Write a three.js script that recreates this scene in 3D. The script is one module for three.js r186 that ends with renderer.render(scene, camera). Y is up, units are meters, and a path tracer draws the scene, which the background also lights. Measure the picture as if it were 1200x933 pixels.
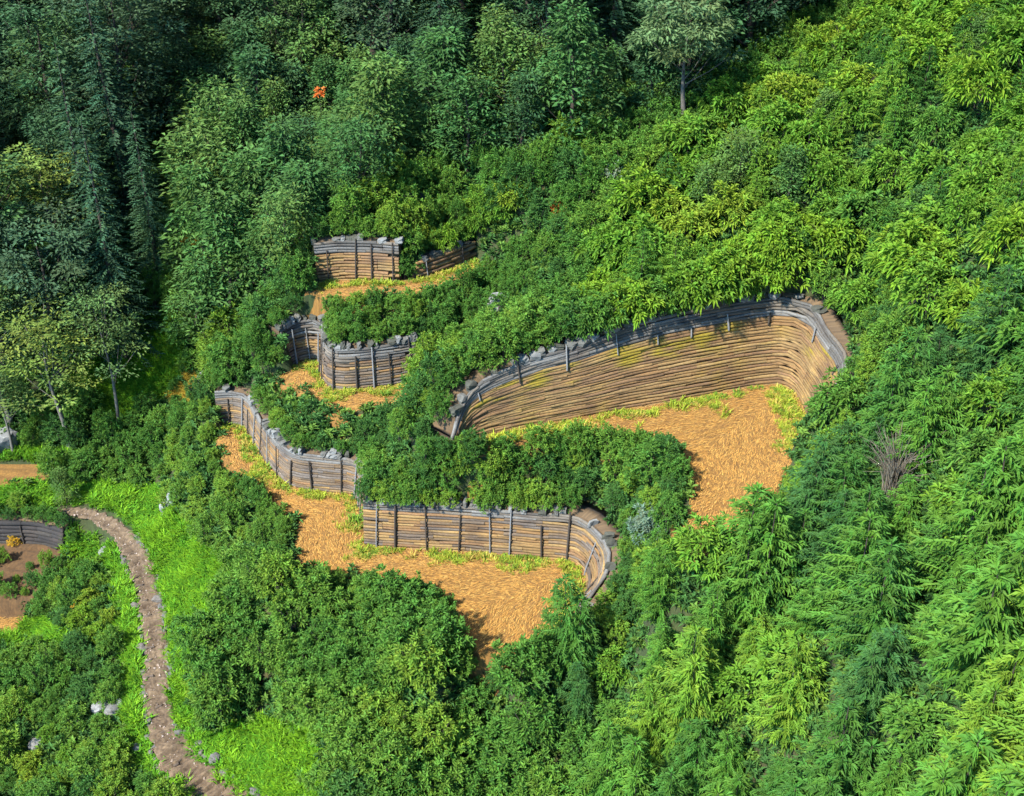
import * as THREE from 'three';
import { Sky } from 'three/addons/objects/Sky.js';
import { ImprovedNoise } from 'three/addons/math/ImprovedNoise.js';
import { mergeGeometries } from 'three/addons/utils/BufferGeometryUtils.js';

// ---------------------------------------------------------------- camera, sky, sun, exposure
const F = 1350, PITCH = 30 * Math.PI / 180, EYE = 28;           // focal length in photo pixels, downward tilt, height above the path
const scene = new THREE.Scene();
const camera = new THREE.PerspectiveCamera(2 * Math.atan(466.5 / F) * 180 / Math.PI, 1024 / 796, 0.5, 1200);
camera.position.set(0, EYE, 0);
camera.rotation.set(-PITCH, 0, 0);
scene.add(camera);
const renderer = new THREE.WebGLRenderer({ antialias: true });
renderer.setSize(1024, 796);
renderer.toneMapping = THREE.LinearToneMapping;
renderer.toneMappingExposure = 2.9;
renderer.shadowMap.enabled = true;
const SUN = new THREE.Vector3(-0.52, 0.74, 0.5).normalize();
const sky = new Sky();
sky.name = 'sky'; sky.scale.setScalar(1000);
sky.userData = { kind: 'structure', label: 'clear blue daytime sky', category: 'sky' };
Object.assign(sky.material.uniforms.turbidity, { value: 6 });
Object.assign(sky.material.uniforms.rayleigh, { value: 0.9 });
Object.assign(sky.material.uniforms.mieCoefficient, { value: 0.004 });
sky.material.uniforms.sunPosition.value.copy(SUN);
scene.add(sky);
scene.environmentIntensity = 0.18;
const sun = new THREE.DirectionalLight(new THREE.Color(1, 0.94, 0.82), 4.4);
sun.position.copy(SUN).multiplyScalar(120).add(new THREE.Vector3(0, 5, -40));
sun.target.position.set(0, 5, -40);
sun.castShadow = true; sun.shadow.radius = 4; sun.shadow.mapSize.set(4096, 4096);
Object.assign(sun.shadow.camera, { left: -60, right: 60, top: 60, bottom: -60, near: 1, far: 300 });
scene.add(sun, sun.target);

// ---------------------------------------------------------------- helpers
function rng(seed) { let s = seed >>> 0; return () => { s = (s + 0x6D2B79F5) | 0; let t = Math.imul(s ^ (s >>> 15), 1 | s); t = (t + Math.imul(t ^ (t >>> 7), 61 | t)) ^ t; return ((t ^ (t >>> 14)) >>> 0) / 4294967296; }; }
const NZ = new ImprovedNoise();
const noise = (x, y, z = 0) => NZ.noise(x + 100.3, y + 57.7, z + 31.1);
const fbm = (x, y, z = 0) => noise(x, y, z) + 0.5 * noise(x * 2.1, y * 2.1, z * 2.1 + 7) + 0.25 * noise(x * 4.3, y * 4.3, z * 4.3 + 13);
const lerp = (a, b, t) => a + (b - a) * t, clamp = (x, a = 0, b = 1) => Math.max(a, Math.min(b, x));
const smooth = (a, b, x) => { const t = clamp((x - a) / (b - a)); return t * t * (3 - 2 * t); };
const sp = Math.sin(PITCH), cpi = Math.cos(PITCH);
function ray(u, v) { const a = (u - 600) / F, b = (466.5 - v) / F; return [a, b * cpi - sp, -b * sp - cpi]; }
function onY(u, v, y) { const d = ray(u, v), t = (y - EYE) / d[1]; return [d[0] * t, y, d[2] * t]; }      // photo pixel on a level at height y
function onD(u, v, dist) { const d = ray(u, v), t = dist / -d[2]; return [d[0] * t, EYE + d[1] * t, -dist]; }
function pix(x, y, z) { const dy = y - EYE, zz = dy * sp * -1 + -z * cpi, yy = dy * cpi + -z * sp; return [600 + F * x / zz, 466.5 - F * yy / zz, zz]; }
function inPoly(p, x, y) { let c = false; for (let i = 0, j = p.length - 1; i < p.length; j = i++) { const [xi, yi] = p[i], [xj, yj] = p[j]; if ((yi > y) !== (yj > y) && x < (xj - xi) * (y - yi) / (yj - yi) + xi) c = !c; } return c; }
function segDist(px, py, ax, ay, bx, by) { const dx = bx - ax, dy = by - ay, t = clamp(((px - ax) * dx + (py - ay) * dy) / (dx * dx + dy * dy || 1)); return [Math.hypot(px - ax - t * dx, py - ay - t * dy), t]; }
function lineDist(line, x, y) { let b = [1e9, 0, 0]; for (let i = 0; i < line.length - 1; i++) { const r = segDist(x, y, line[i][0], line[i][1], line[i + 1][0], line[i + 1][1]); if (r[0] < b[0]) b = [r[0], i, r[1]]; } return b; }
const used = {};
function numbered(n) { const k = used[n] = (used[n] ?? -1) + 1; return k ? n + '_' + String(k).padStart(3, '0') : n; }
function add(o, name, label, category, group, kind) {
  o.name = numbered(name); o.userData = { label, category };
  if (group) o.userData.group = group;
  if (kind) o.userData.kind = kind;
  o.traverse(m => { m.castShadow = m.receiveShadow = true; });
  scene.add(o); return o;
}
function part(parent, name, geo, mat) { const m = new THREE.Mesh(geo, mat); m.name = name; m.castShadow = m.receiveShadow = true; parent.add(m); return m; }
const C = (r, g, b) => new THREE.Color().setRGB(r, g, b);
class GB {                                                       // geometry builder with vertex colours
  constructor() { this.p = []; this.c = []; this.i = []; this.uv = []; }
  v(x, y, z, c, u = 0, w = 0) { this.p.push(x, y, z); this.c.push(c[0], c[1], c[2]); this.uv.push(u, w); return this.p.length / 3 - 1; }
  t(a, b, c) { this.i.push(a, b, c); }
  build(normals = false) {
    const g = new THREE.BufferGeometry();
    g.setAttribute('position', new THREE.Float32BufferAttribute(this.p, 3));
    g.setAttribute('color', new THREE.Float32BufferAttribute(this.c, 3));
    g.setAttribute('uv', new THREE.Float32BufferAttribute(this.uv, 2));
    g.setIndex(this.i); g.computeVertexNormals();
    if (!normals) { const f = g.toNonIndexed(); f.computeVertexNormals(); return f; }
    return g;
  }
  // a tapered, bent stem through points [x,y,z,radius]
  tube(pts, radial, col, caps = true) {
    const rings = [], V = THREE.Vector3, up = new V(0.13, 0.21, 0.97);
    for (let k = 0; k < pts.length; k++) {
      const a = pts[Math.max(0, k - 1)], b = pts[Math.min(pts.length - 1, k + 1)];
      const t = new V(b[0] - a[0], b[1] - a[1], b[2] - a[2]).normalize();
      const s = new V().crossVectors(t, Math.abs(t.dot(up)) > 0.95 ? new V(1, 0, 0) : up).normalize(), q = new V().crossVectors(s, t);
      const ring = [];
      for (let j = 0; j < radial; j++) {
        const an = j / radial * 2 * Math.PI, r = pts[k][3], c = typeof col === 'function' ? col(k, j) : col;
        ring.push(this.v(pts[k][0] + r * (Math.cos(an) * s.x + Math.sin(an) * q.x), pts[k][1] + r * (Math.cos(an) * s.y + Math.sin(an) * q.y), pts[k][2] + r * (Math.cos(an) * s.z + Math.sin(an) * q.z), c, j / radial, k));
      }
      rings.push(ring);
    }
    for (let k = 0; k < rings.length - 1; k++) for (let j = 0; j < radial; j++) {
      const a = rings[k][j], b = rings[k][(j + 1) % radial], c = rings[k + 1][j], d = rings[k + 1][(j + 1) % radial];
      this.t(a, c, b); this.t(b, c, d);
    }
    if (caps) for (const [ring, k] of [[rings[0], 0], [rings[rings.length - 1], pts.length - 1]]) {
      const c = this.v(pts[k][0], pts[k][1], pts[k][2], typeof col === 'function' ? col(k, 0) : col);
      for (let j = 0; j < radial; j++) k ? this.t(ring[j], c, ring[(j + 1) % radial]) : this.t(ring[(j + 1) % radial], c, ring[j]);
    }
  }
  // one leaf: two triangles folded along the midrib
  leaf(x, y, z, dx, dy, dz, len, wid, c, droop = 0.2, roll = 0) {
    let sx = -dz, sy = 0, sz = dx; const l = Math.hypot(sx, sz) || 1; sx /= l; sz /= l; if (l < 0.05) { sx = 1; sz = 0; }
    const nx = sy * dz - sz * dy, ny = sz * dx - sx * dz, nz = sx * dy - sy * dx;          // leaf normal
    const cr = Math.cos(roll), sr = Math.sin(roll);
    const wx = sx * cr + nx * sr, wy = sy * cr + ny * sr, wz = sz * cr + nz * sr, f = wid * 0.35;
    const mx = x + dx * len * 0.45, my = y + dy * len * 0.45 - droop * len * 0.12, mz = z + dz * len * 0.45;
    const b = this.v(x, y, z, c), L = this.v(mx + wx * wid / 2, my + wy * wid / 2 + f * 0.4, mz + wz * wid / 2, c), R = this.v(mx - wx * wid / 2, my - wy * wid / 2 + f * 0.4, mz - wz * wid / 2, c);
    const t = this.v(x + dx * len, y + dy * len - droop * len, z + dz * len, c);
    this.t(b, L, t); this.t(b, t, R);
  }
}
function noiseTexture(size, fn, srgb = true) {
  const d = new Uint8Array(size * size * 4);
  for (let y = 0; y < size; y++) for (let x = 0; x < size; x++) { const c = fn(x / size, y / size); d.set([c[0] * 255, c[1] * 255, c[2] * 255, 255].map(q => clamp(q, 0, 255)), (y * size + x) * 4); }
  const t = new THREE.DataTexture(d, size, size); t.wrapS = t.wrapT = THREE.RepeatWrapping; t.magFilter = THREE.LinearFilter;
  if (srgb) t.colorSpace = THREE.SRGBColorSpace; t.needsUpdate = true; return t;
}
// ---------------------------------------------------------------- terraces: wall foot and front edge, traced on the level they lie on
const px2 = (list, y) => list.map(([u, v]) => { const p = onY(u, v, y); return [p[0], p[2]]; });
const terraces = [
  { id: 'lower', y: 3.5, wall: [[256, 498], [272, 497], [286, 500], [300, 522], [316, 546], [343, 570], [380, 576], [416, 581], [424, 610], [427, 639], [479, 643], [555, 647], [625, 653], [668, 657], [682, 665], [688, 682], [684, 702], [668, 726]],
    front: [[640, 752], [600, 768], [560, 766], [537, 752], [528, 715], [500, 690], [440, 676], [385, 672], [342, 668], [346, 640], [350, 614], [318, 588], [286, 562], [266, 540], [256, 518]] },
  { id: 'upper', y: 7, wall: [[532, 528], [560, 513], [620, 500], [683, 489], [730, 480], [775, 473], [825, 464], [890, 452], [918, 451], [936, 466], [945, 490], [940, 515]],
    front: [[920, 560], [885, 612], [858, 645], [815, 655], [806, 610], [806, 560], [788, 528], [745, 512], [680, 507], [605, 516], [548, 528]] },
  { id: 'middle', y: 6, wall: [[338, 432], [352, 424], [373, 421], [377, 439], [385, 453], [399, 457], [449, 453], [490, 446]],
    front: [[490, 470], [440, 482], [392, 486], [360, 462], [328, 442]] },
  { id: 'top', y: 8.7, wall: [[372, 331], [400, 328], [440, 329], [468, 331], [490, 328], [520, 318], [558, 302]],
    front: [[566, 312], [530, 335], [480, 350], [420, 350], [372, 345]] },
  { id: 'patch', y: -1.3, wall: [[-70, 636], [0, 636], [50, 638], [78, 646]], front: [[72, 662], [44, 700], [-70, 706]] },
  { id: 'patch2', y: -2, wall: [[-70, 716], [0, 714], [34, 708]], front: [[36, 726], [20, 742], [-70, 745]] },
  { id: 'strip', y: 0.35, wall: [[-70, 552], [0, 552], [48, 553]], front: [[58, 558], [42, 565], [-70, 566]] },
];
for (const t of terraces) { t.wallW = px2(t.wall, t.y); t.frontW = px2(t.front, t.y); t.poly = [...t.wallW, ...t.frontW]; }
const T = Object.fromEntries(terraces.map(t => [t.id, t]));
// height of the retained bank above each wall foot vertex
T.lower.h = T.lower.wall.map((_, i) => i < 8 ? 1.5 : 1.75); T.upper.h = T.upper.wall.map((_, i) => lerp(2.1, 3.3, smooth(0, 6, i)) - (i > 8 ? (i - 8) * 0.35 : 0));
T.upper.h[0] = 0.5; T.upper.h[1] = 1.8; T.lower.h[17] = 0.6; T.lower.h[16] = 1.2; T.middle.h = T.middle.wall.map(() => 1.75); T.top.h = T.top.wall.map((_, i) => i < 4 ? 1.7 : 0.8);
T.patch.h = T.patch.wall.map(() => 1.1); T.patch2.h = T.patch2.wall.map(() => 0.5); T.strip.h = T.strip.wall.map(() => 0.12);
function outward(t, i) {                                          // unit normal of the wall line, away from the terrace
  const w = t.wallW, a = w[Math.max(0, i - 1)], b = w[Math.min(w.length - 1, i + 1)];
  let nx = -(b[1] - a[1]), nz = b[0] - a[0]; const l = Math.hypot(nx, nz); nx /= l; nz /= l;
  const m = w[i], e = 0.15; if (inPoly(t.poly, m[0] + nx * e, m[1] + nz * e) && !inPoly(t.poly, m[0] - nx * e, m[1] - nz * e)) { nx = -nx; nz = -nz; }
  return [nx, nz];
}
// the winding of every wall is the same (left end first, bank behind), so one sign serves all
function bankNormal(t, i) { const w = t.wallW, a = w[Math.max(0, i - 1)], b = w[Math.min(w.length - 1, i + 1)]; const dx = b[0] - a[0], dz = b[1] - a[1], l = Math.hypot(dx, dz); return [dz / l, -dx / l]; }

// ---------------------------------------------------------------- path
const pathPx = [[330, 985, -0.6], [262, 935, -0.5], [222, 902, -0.4], [196, 868, -0.3], [186, 830, -0.2], [184, 790, -0.1], [183, 750, 0], [176, 710, 0], [168, 675, 0], [158, 648, 0], [142, 625, 0], [118, 609, 0], [92, 601, 0], [66, 597, 0.03]];
const pathW = pathPx.map(([u, v, y]) => { const p = onY(u, v, y); return [p[0], p[2], y]; });

// ---------------------------------------------------------------- terrain: a smooth surface through spot heights
const spots = [];
const S = (u, v, y) => { const p = onY(u, v, y); spots.push([p[0], p[2], y]); };
const D = (u, v, d) => { const p = onD(u, v, d); spots.push([p[0], p[2], p[1]]); };
for (const t of terraces) {
  t.wallW.forEach((w, i) => { const n = bankNormal(t, i); const o = t.id === 'upper' || t.id === 'lower' && i > 12 ? 1.4 : 0.85; spots.push([w[0] + n[0] * o, w[1] + n[1] * o, t.y + t.h[i]]); });
  t.frontW.forEach(w => spots.push([w[0], w[1], t.y]));
}
for (const t of terraces) t.frontW.forEach((w, i) => { // the bank falls away in front of each bed, where nothing else is near
  const a = t.frontW[Math.max(0, i - 1)], b = t.frontW[Math.min(t.frontW.length - 1, i + 1)], l = Math.hypot(b[0] - a[0], b[1] - a[1]), x = w[0] + (b[1] - a[1]) / l * 1.1, z = w[1] - (b[0] - a[0]) / l * 1.1;
  if (!terraceAt(x, z, 1.0) && spots.every(q => Math.hypot(q[0] - x, q[1] - z) > 0.9)) spots.push([x, z, t.y - 0.45]);
});
for (let i = 0; i < pathW.length; i++) spots.push(pathW[i]);
// valley floor and the bank left of the path
S(0, 560, 0.3); S(-150, 565, 0.3); S(80, 528, 0.9); S(-100, 520, 1.2); S(180, 562, 0.5); S(205, 600, 0.6); S(225, 650, 0.8); S(215, 700, 0.5); S(300, 660, 2.6); S(262, 600, 2.2); S(240, 560, 2);
S(120, 720, -0.5); S(60, 740, -1.2); S(60, 820, -1.6); S(140, 840, -0.6); S(110, 900, -1.2); S(0, 800, -2.4); S(0, 920, -2.4); S(-200, 800, -3.5); S(-200, 1000, -3); S(100, 1050, -1.4); S(-200, 650, -2.2);
S(320, 890, 0); S(330, 860, 0.1); S(280, 840, 0); S(240, 790, 0.3); S(220, 740, 0.4); S(410, 930, 0.4); S(420, 800, 1.9); S(300, 740, 1.7); S(460, 740, 2.8); S(260, 700, 1.6);
S(300, 1100, 0); S(450, 1050, 0.5); S(225, 452, 3); S(190, 470, 2.3); S(140, 490, 1.6); S(215, 410, 4); S(110, 395, 3.8); S(280, 440, 4.3); S(310, 400, 5.4); S(260, 380, 5.2);
// forest slope
D(-150, 320, 50); D(0, 330, 50); D(150, 330, 50); D(0, 200, 58); D(150, 200, 57.5); D(300, 250, 52); D(300, 150, 60); D(0, 60, 72); D(200, 60, 71); D(400, 100, 62); D(420, 220, 50.5); D(-200, 150, 63); D(300, -20, 80); D(0, -40, 88); D(-300, 0, 85); D(350, 290, 46.5);
D(500, 220, 47.5); D(600, 240, 45.5); D(500, 130, 54); D(600, 120, 53); D(700, 200, 47); D(640, 320, 42); D(700, 330, 41); D(800, 150, 50); D(780, 60, 60); D(620, 20, 68); D(500, 20, 72); D(800, -20, 72); D(660, 400, 39);
// bright slope on the right, coming towards the camera
D(850, 250, 43); D(800, 300, 41); D(950, 200, 44); D(950, 300, 38.5); D(1000, 100, 50); D(960, 40, 58); D(1000, 0, 62); D(1100, 100, 44); D(1200, 0, 48); D(1200, 200, 37.5); D(1100, 300, 34.5); D(1400, 300, 28); D(1400, 0, 42); D(1100, -60, 60);
D(1010, 450, 32.5); D(1100, 480, 28); D(1200, 500, 24.5); D(1000, 600, 26); D(1100, 700, 21.5); D(1200, 900, 15.5); D(1000, 800, 20.5); D(1200, 700, 19); D(1400, 700, 15); D(1300, 1000, 12); D(1100, 900, 17);
D(920, 650, 27); D(880, 720, 25.8); D(800, 700, 27.3); D(740, 700, 28.2); D(720, 780, 26.6); D(600, 830, 27); D(700, 860, 24.8); D(550, 900, 25.7); D(800, 800, 24.2); D(850, 900, 21.4); D(700, 960, 22.5); D(900, 980, 19); D(600, 1080, 20.5); D(1000, 1100, 14);
// far outside the frame the slopes go on
for (const [x, z, y] of [[-70, -150, 34], [0, -150, 46], [70, -150, 62], [-80, -80, 12], [80, -80, 40], [70, -30, 34], [-70, -40, -6], [-60, -5, -8], [0, -5, 0], [45, -5, 20], [-20, -110, 24], [40, -110, 36]]) spots.push([x, z, y]);
const tps = (() => {
  const n = spots.length, m = n + 3, A = Array.from({ length: m }, () => new Float64Array(m + 1));
  const k = r2 => r2 < 1e-9 ? 0 : 0.5 * r2 * Math.log(r2);
  for (let i = 0; i < n; i++) {
    for (let j = 0; j < n; j++) A[i][j] = k((spots[i][0] - spots[j][0]) ** 2 + (spots[i][1] - spots[j][1]) ** 2);
    A[i][i] += 0.08; A[i][n] = A[n][i] = 1; A[i][n + 1] = A[n + 1][i] = spots[i][0]; A[i][n + 2] = A[n + 2][i] = spots[i][1]; A[i][m] = spots[i][2];
  }
  for (let c = 0; c < m; c++) {
    let b = c; for (let r = c + 1; r < m; r++) if (Math.abs(A[r][c]) > Math.abs(A[b][c])) b = r;
    [A[c], A[b]] = [A[b], A[c]];
    for (let r = c + 1; r < m; r++) { const f = A[r][c] / A[c][c]; if (f) for (let q = c; q <= m; q++) A[r][q] -= f * A[c][q]; }
  }
  const w = new Float64Array(m);
  for (let r = m - 1; r >= 0; r--) { let s = A[r][m]; for (let q = r + 1; q < m; q++) s -= A[r][q] * w[q]; w[r] = s / A[r][r]; }
  return (x, z) => { let s = w[n] + w[n + 1] * x + w[n + 2] * z; for (let i = 0; i < n; i++) s += w[i] * k((x - spots[i][0]) ** 2 + (z - spots[i][1]) ** 2); return s; };
})();
function terraceAt(x, z, grow0 = 0.5) { for (const t of terraces) { const grow = grow0 === 0.5 && (t.id === 'upper' || t.id === 'lower' && lineDist(t.wallW, x, z)[1] >= 12) ? 1.1 : grow0; if (inPoly(t.poly, x, z)) return t; if (grow && lineDist(t.wallW, x, z)[0] < grow) { const b = lineDist(t.wallW, x, z); if (b[1] + b[2] > 0.02 && b[1] + b[2] < t.wallW.length - 1.02) return t; } } return null; }
const GX0 = -62, GZ0 = -150, GS = 0.25, GNX = 520, GNZ = 580;      // near grid; heights kept for look-up
const GH = new Float32Array((GNX + 1) * (GNZ + 1));
{ // the smooth surface is solved on a coarse grid and read bilinearly, terraces are cut into it
  const cs = 1, cx = GNX * GS / cs + 3, cz = GNZ * GS / cs + 3, ch = new Float32Array(cx * cz);
  for (let j = 0; j < cz; j++) for (let i = 0; i < cx; i++) ch[j * cx + i] = tps(GX0 - cs + i * cs, GZ0 - cs + j * cs);
  const cub = (a, b, c, d, t) => b + 0.5 * t * (c - a + t * (2 * a - 5 * b + 4 * c - d + t * (3 * (b - c) + d - a)));
  const read = (x, z) => { const fx = (x - GX0 + cs) / cs, fz = (z - GZ0 + cs) / cs, i = clamp(Math.floor(fx), 1, cx - 3), j = clamp(Math.floor(fz), 1, cz - 3), r = []; for (let q = -1; q < 3; q++) { const o = (j + q) * cx + i; r.push(cub(ch[o - 1], ch[o], ch[o + 1], ch[o + 2], fx - i)); } return cub(...r, fz - j); };
  for (let j = 0; j <= GNZ; j++) for (let i = 0; i <= GNX; i++) {
    const x = GX0 + i * GS, z = GZ0 + j * GS, t = (z < -24 && z > -50 && x > -26 && x < 16) ? terraceAt(x, z) : null;
    GH[j * (GNX + 1) + i] = t ? t.y - 0.08 : read(x, z) + 0.05 * fbm(x * 0.9, z * 0.9);
  }
}
function ground(x, z) {
  const fx = clamp((x - GX0) / GS, 0, GNX - 0.001), fz = clamp((z - GZ0) / GS, 0, GNZ - 0.001), i = Math.floor(fx), j = Math.floor(fz), a = fx - i, b = fz - j, o = j * (GNX + 1) + i;
  return lerp(lerp(GH[o], GH[o + 1], a), lerp(GH[o + GNX + 1], GH[o + GNX + 2], a), b);
}
const soilTex = noiseTexture(512, (u, v) => { // tiling noise from a torus
  const a = Math.cos(u * 6.2832), b = Math.sin(u * 6.2832), c = Math.cos(v * 6.2832), d = Math.sin(v * 6.2832);
  const n = 0.5 + 0.3 * fbm(a * 3 + c * 1.7, b * 3 + d * 1.3, c * 3 - d) + 0.25 * noise(a * 17 + d * 11, b * 17 + c * 9, d * 15);
  return [0.62 + 0.4 * (n - 0.5), 0.62 + 0.4 * (n - 0.5), 0.6 + 0.36 * (n - 0.5)];
});
const groundMat = new THREE.MeshStandardMaterial({ vertexColors: true, roughness: 1, map: soilTex });
{
  const g = new GB();
  for (let j = 0; j <= GNZ; j++) for (let i = 0; i <= GNX; i++) {
    const x = GX0 + i * GS, z = GZ0 + j * GS, n = fbm(x * 0.35, z * 0.35), e = clamp(0.5 + n * 0.7);
    g.v(x, GH[j * (GNX + 1) + i], z, [lerp(0.05, 0.11, e), lerp(0.1, 0.1, e), lerp(0.018, 0.03, e)], x / 2.2, z / 2.2);
  }
  for (let j = 0; j < GNZ; j++) for (let i = 0; i < GNX; i++) { const a = j * (GNX + 1) + i, b = a + 1, c = a + GNX + 1, d = c + 1; g.t(a, c, b); g.t(b, c, d); }
  const m = new THREE.Mesh(g.build(true), groundMat); m.geometry.deleteAttribute('normal'); m.geometry.computeVertexNormals();
  add(m, 'hillside', 'steep earthy hillside under the terraces, shrubs and forest', 'hillside', null, 'structure');
}
// ---------------------------------------------------------------- terrace soil, straw and verge
const straightLen = w => { const L = [0]; for (let i = 1; i < w.length; i++) L.push(L[i - 1] + Math.hypot(w[i][0] - w[i - 1][0], w[i][1] - w[i - 1][1])); return L; };
const soilMat = new THREE.MeshStandardMaterial({ vertexColors: true, roughness: 1, map: soilTex });
const soilKind = { lower: 1, upper: 1, middle: 1, top: 0.8, patch: 0.25, patch2: 0.6, strip: 0.9 };
const soilLabel = { lower: 'orange straw-covered soil of the terrace below the grey timber wall', upper: 'orange straw-covered soil of the broad terrace below the tall log wall', middle: 'small orange terrace bed with yellow verge below the short grey fence wall', top: 'narrow yellowish terrace bed at the highest wall', patch: 'brown garden bed below the path in the valley', strip: 'thin orange field strip in the grass of the valley floor', patch2: 'narrow orange bed at the valley edge below the brown garden bed' };
for (const t of terraces) {
  const xs = t.poly.map(p => p[0]), zs = t.poly.map(p => p[1]), x0 = Math.min(...xs) - 0.8, x1 = Math.max(...xs) + 0.8, z0 = Math.min(...zs) - 0.8, z1 = Math.max(...zs) + 0.8, s = 0.14, g = new GB(), id = new Map();
  const k = soilKind[t.id];
  const vert = (i, j) => {
    const key = i + ',' + j; if (id.has(key)) return id.get(key);
    const x = x0 + i * s, z = z0 + j * s, n = fbm(x * 1.3, z * 1.3), m = fbm(x * 5, z * 5), dw = lineDist(t.wallW, x, z)[0];
    const fur = Math.sin(dw * 2 * Math.PI / 0.42 + n * 2.2);                       // rake lines follow the wall
    const e = clamp(0.5 + 0.35 * n + 0.25 * m - 0.24 * fur);
    const c = k > 0.5 ? [lerp(0.34, 0.56, e), lerp(0.16, 0.285, e), lerp(0.03, 0.06, e)] : [lerp(0.16, 0.3, e), lerp(0.085, 0.155, e), lerp(0.03, 0.055, e)];
    const out = inPoly(t.poly, x, z) ? 0 : lineDist([...t.poly, t.poly[0]], x, z)[0];   // the edge crumbles down the bank
    const flat = t.y + 0.015 * m + 0.03 * n + 0.04 * fur, v = g.v(x, lerp(flat, Math.min(t.y, ground(x, z) + 0.03), smooth(0, 0.35, out)), z, c, x / 1.3, z / 1.3); id.set(key, v); return v;
  };
  for (let j = 0; z0 + j * s < z1; j++) for (let i = 0; x0 + i * s < x1; i++) {
    const x = x0 + (i + 0.5) * s, z = z0 + (j + 0.5) * s;
    if (!inPoly(t.poly, x, z) && lineDist([...t.poly, t.poly[0]], x, z)[0] > 0.55) continue;
    const a = vert(i, j), b = vert(i + 1, j), c = vert(i, j + 1), d = vert(i + 1, j + 1); g.t(a, c, b); g.t(b, c, d);
  }
  add(new THREE.Mesh(g.build(true), soilMat), 'terrace_soil', soilLabel[t.id], 'soil', null, 'structure');
}
const dummy = new THREE.Object3D(), tint = new THREE.Color();
function instanced(geo, mat, list, name, label, category, parent) {  // list of [x,y,z, yaw, tiltX, tiltZ, sx, sy, sz, r,g,b]
  const m = new THREE.InstancedMesh(geo, mat, list.length);
  list.forEach((q, i) => {
    dummy.position.set(q[0], q[1], q[2]); dummy.rotation.set(q[4], q[3], q[5], 'YXZ'); dummy.scale.set(q[6], q[7], q[8]); dummy.updateMatrix();
    m.setMatrixAt(i, dummy.matrix); m.setColorAt(i, tint.setRGB(q[9], q[10], q[11]));
  });
  m.castShadow = m.receiveShadow = true;
  add(m, name, label, category, null, 'stuff'); return m;
}
const plain = new THREE.MeshStandardMaterial({ roughness: 1, side: THREE.DoubleSide });
const leafy = new THREE.MeshPhysicalMaterial({ roughness: 0.75, side: THREE.DoubleSide, transmission: 0.3, thickness: 0, specularIntensity: 0.2 });
const white = [1, 1, 1];
const strawGeo = (() => { const g = new GB(); for (const [w, h0, h1, x0, x1] of [[0.011, 0, 0.012, -0.5, 0], [0.011, 0.012, -0.004, 0, 0.5]]) { const a = g.v(x0, h0, -w, white), b = g.v(x0, h0, w, white), c = g.v(x1, h1, -w, white), d = g.v(x1, h1, w, white); g.t(a, b, c); g.t(c, b, d); } return g.build(); })();
function tuftGeo(seed, n, h, spread, wid) {                       // grass tuft: narrow bent blades from one root
  const r = rng(seed), g = new GB();
  for (let i = 0; i < n; i++) {
    const a = r() * 6.283, s = spread * (0.3 + 0.7 * r()), hh = h * (0.6 + 0.5 * r()), bx = (r() - 0.5) * spread * 0.7, bz = (r() - 0.5) * spread * 0.7, ox = Math.cos(a), oz = Math.sin(a), w = wid * (0.7 + 0.6 * r()), sh = 0.7 + 0.5 * r(), c = [sh, sh, sh];
    const p = [[0, 0], [0.35, 0.62], [1, 1 - 0.25 * r()]].map(([q, y]) => [bx + ox * s * q, hh * y, bz + oz * s * q]);
    const v0 = g.v(p[0][0] - oz * w / 2, p[0][1], p[0][2] + ox * w / 2, c), v1 = g.v(p[0][0] + oz * w / 2, p[0][1], p[0][2] - ox * w / 2, c), v2 = g.v(p[1][0] - oz * w / 2, p[1][1], p[1][2] + ox * w / 2, c), v3 = g.v(p[1][0] + oz * w / 2, p[1][1], p[1][2] - ox * w / 2, c), v4 = g.v(p[2][0], p[2][1], p[2][2], c);
    g.t(v0, v1, v2); g.t(v2, v1, v3); g.t(v2, v3, v4);
  }
  return g.build();
}
const leafyV = leafy.clone(); leafyV.vertexColors = true;
const vergeGeo = tuftGeo(5, 18, 0.17, 0.22, 0.02);
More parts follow.
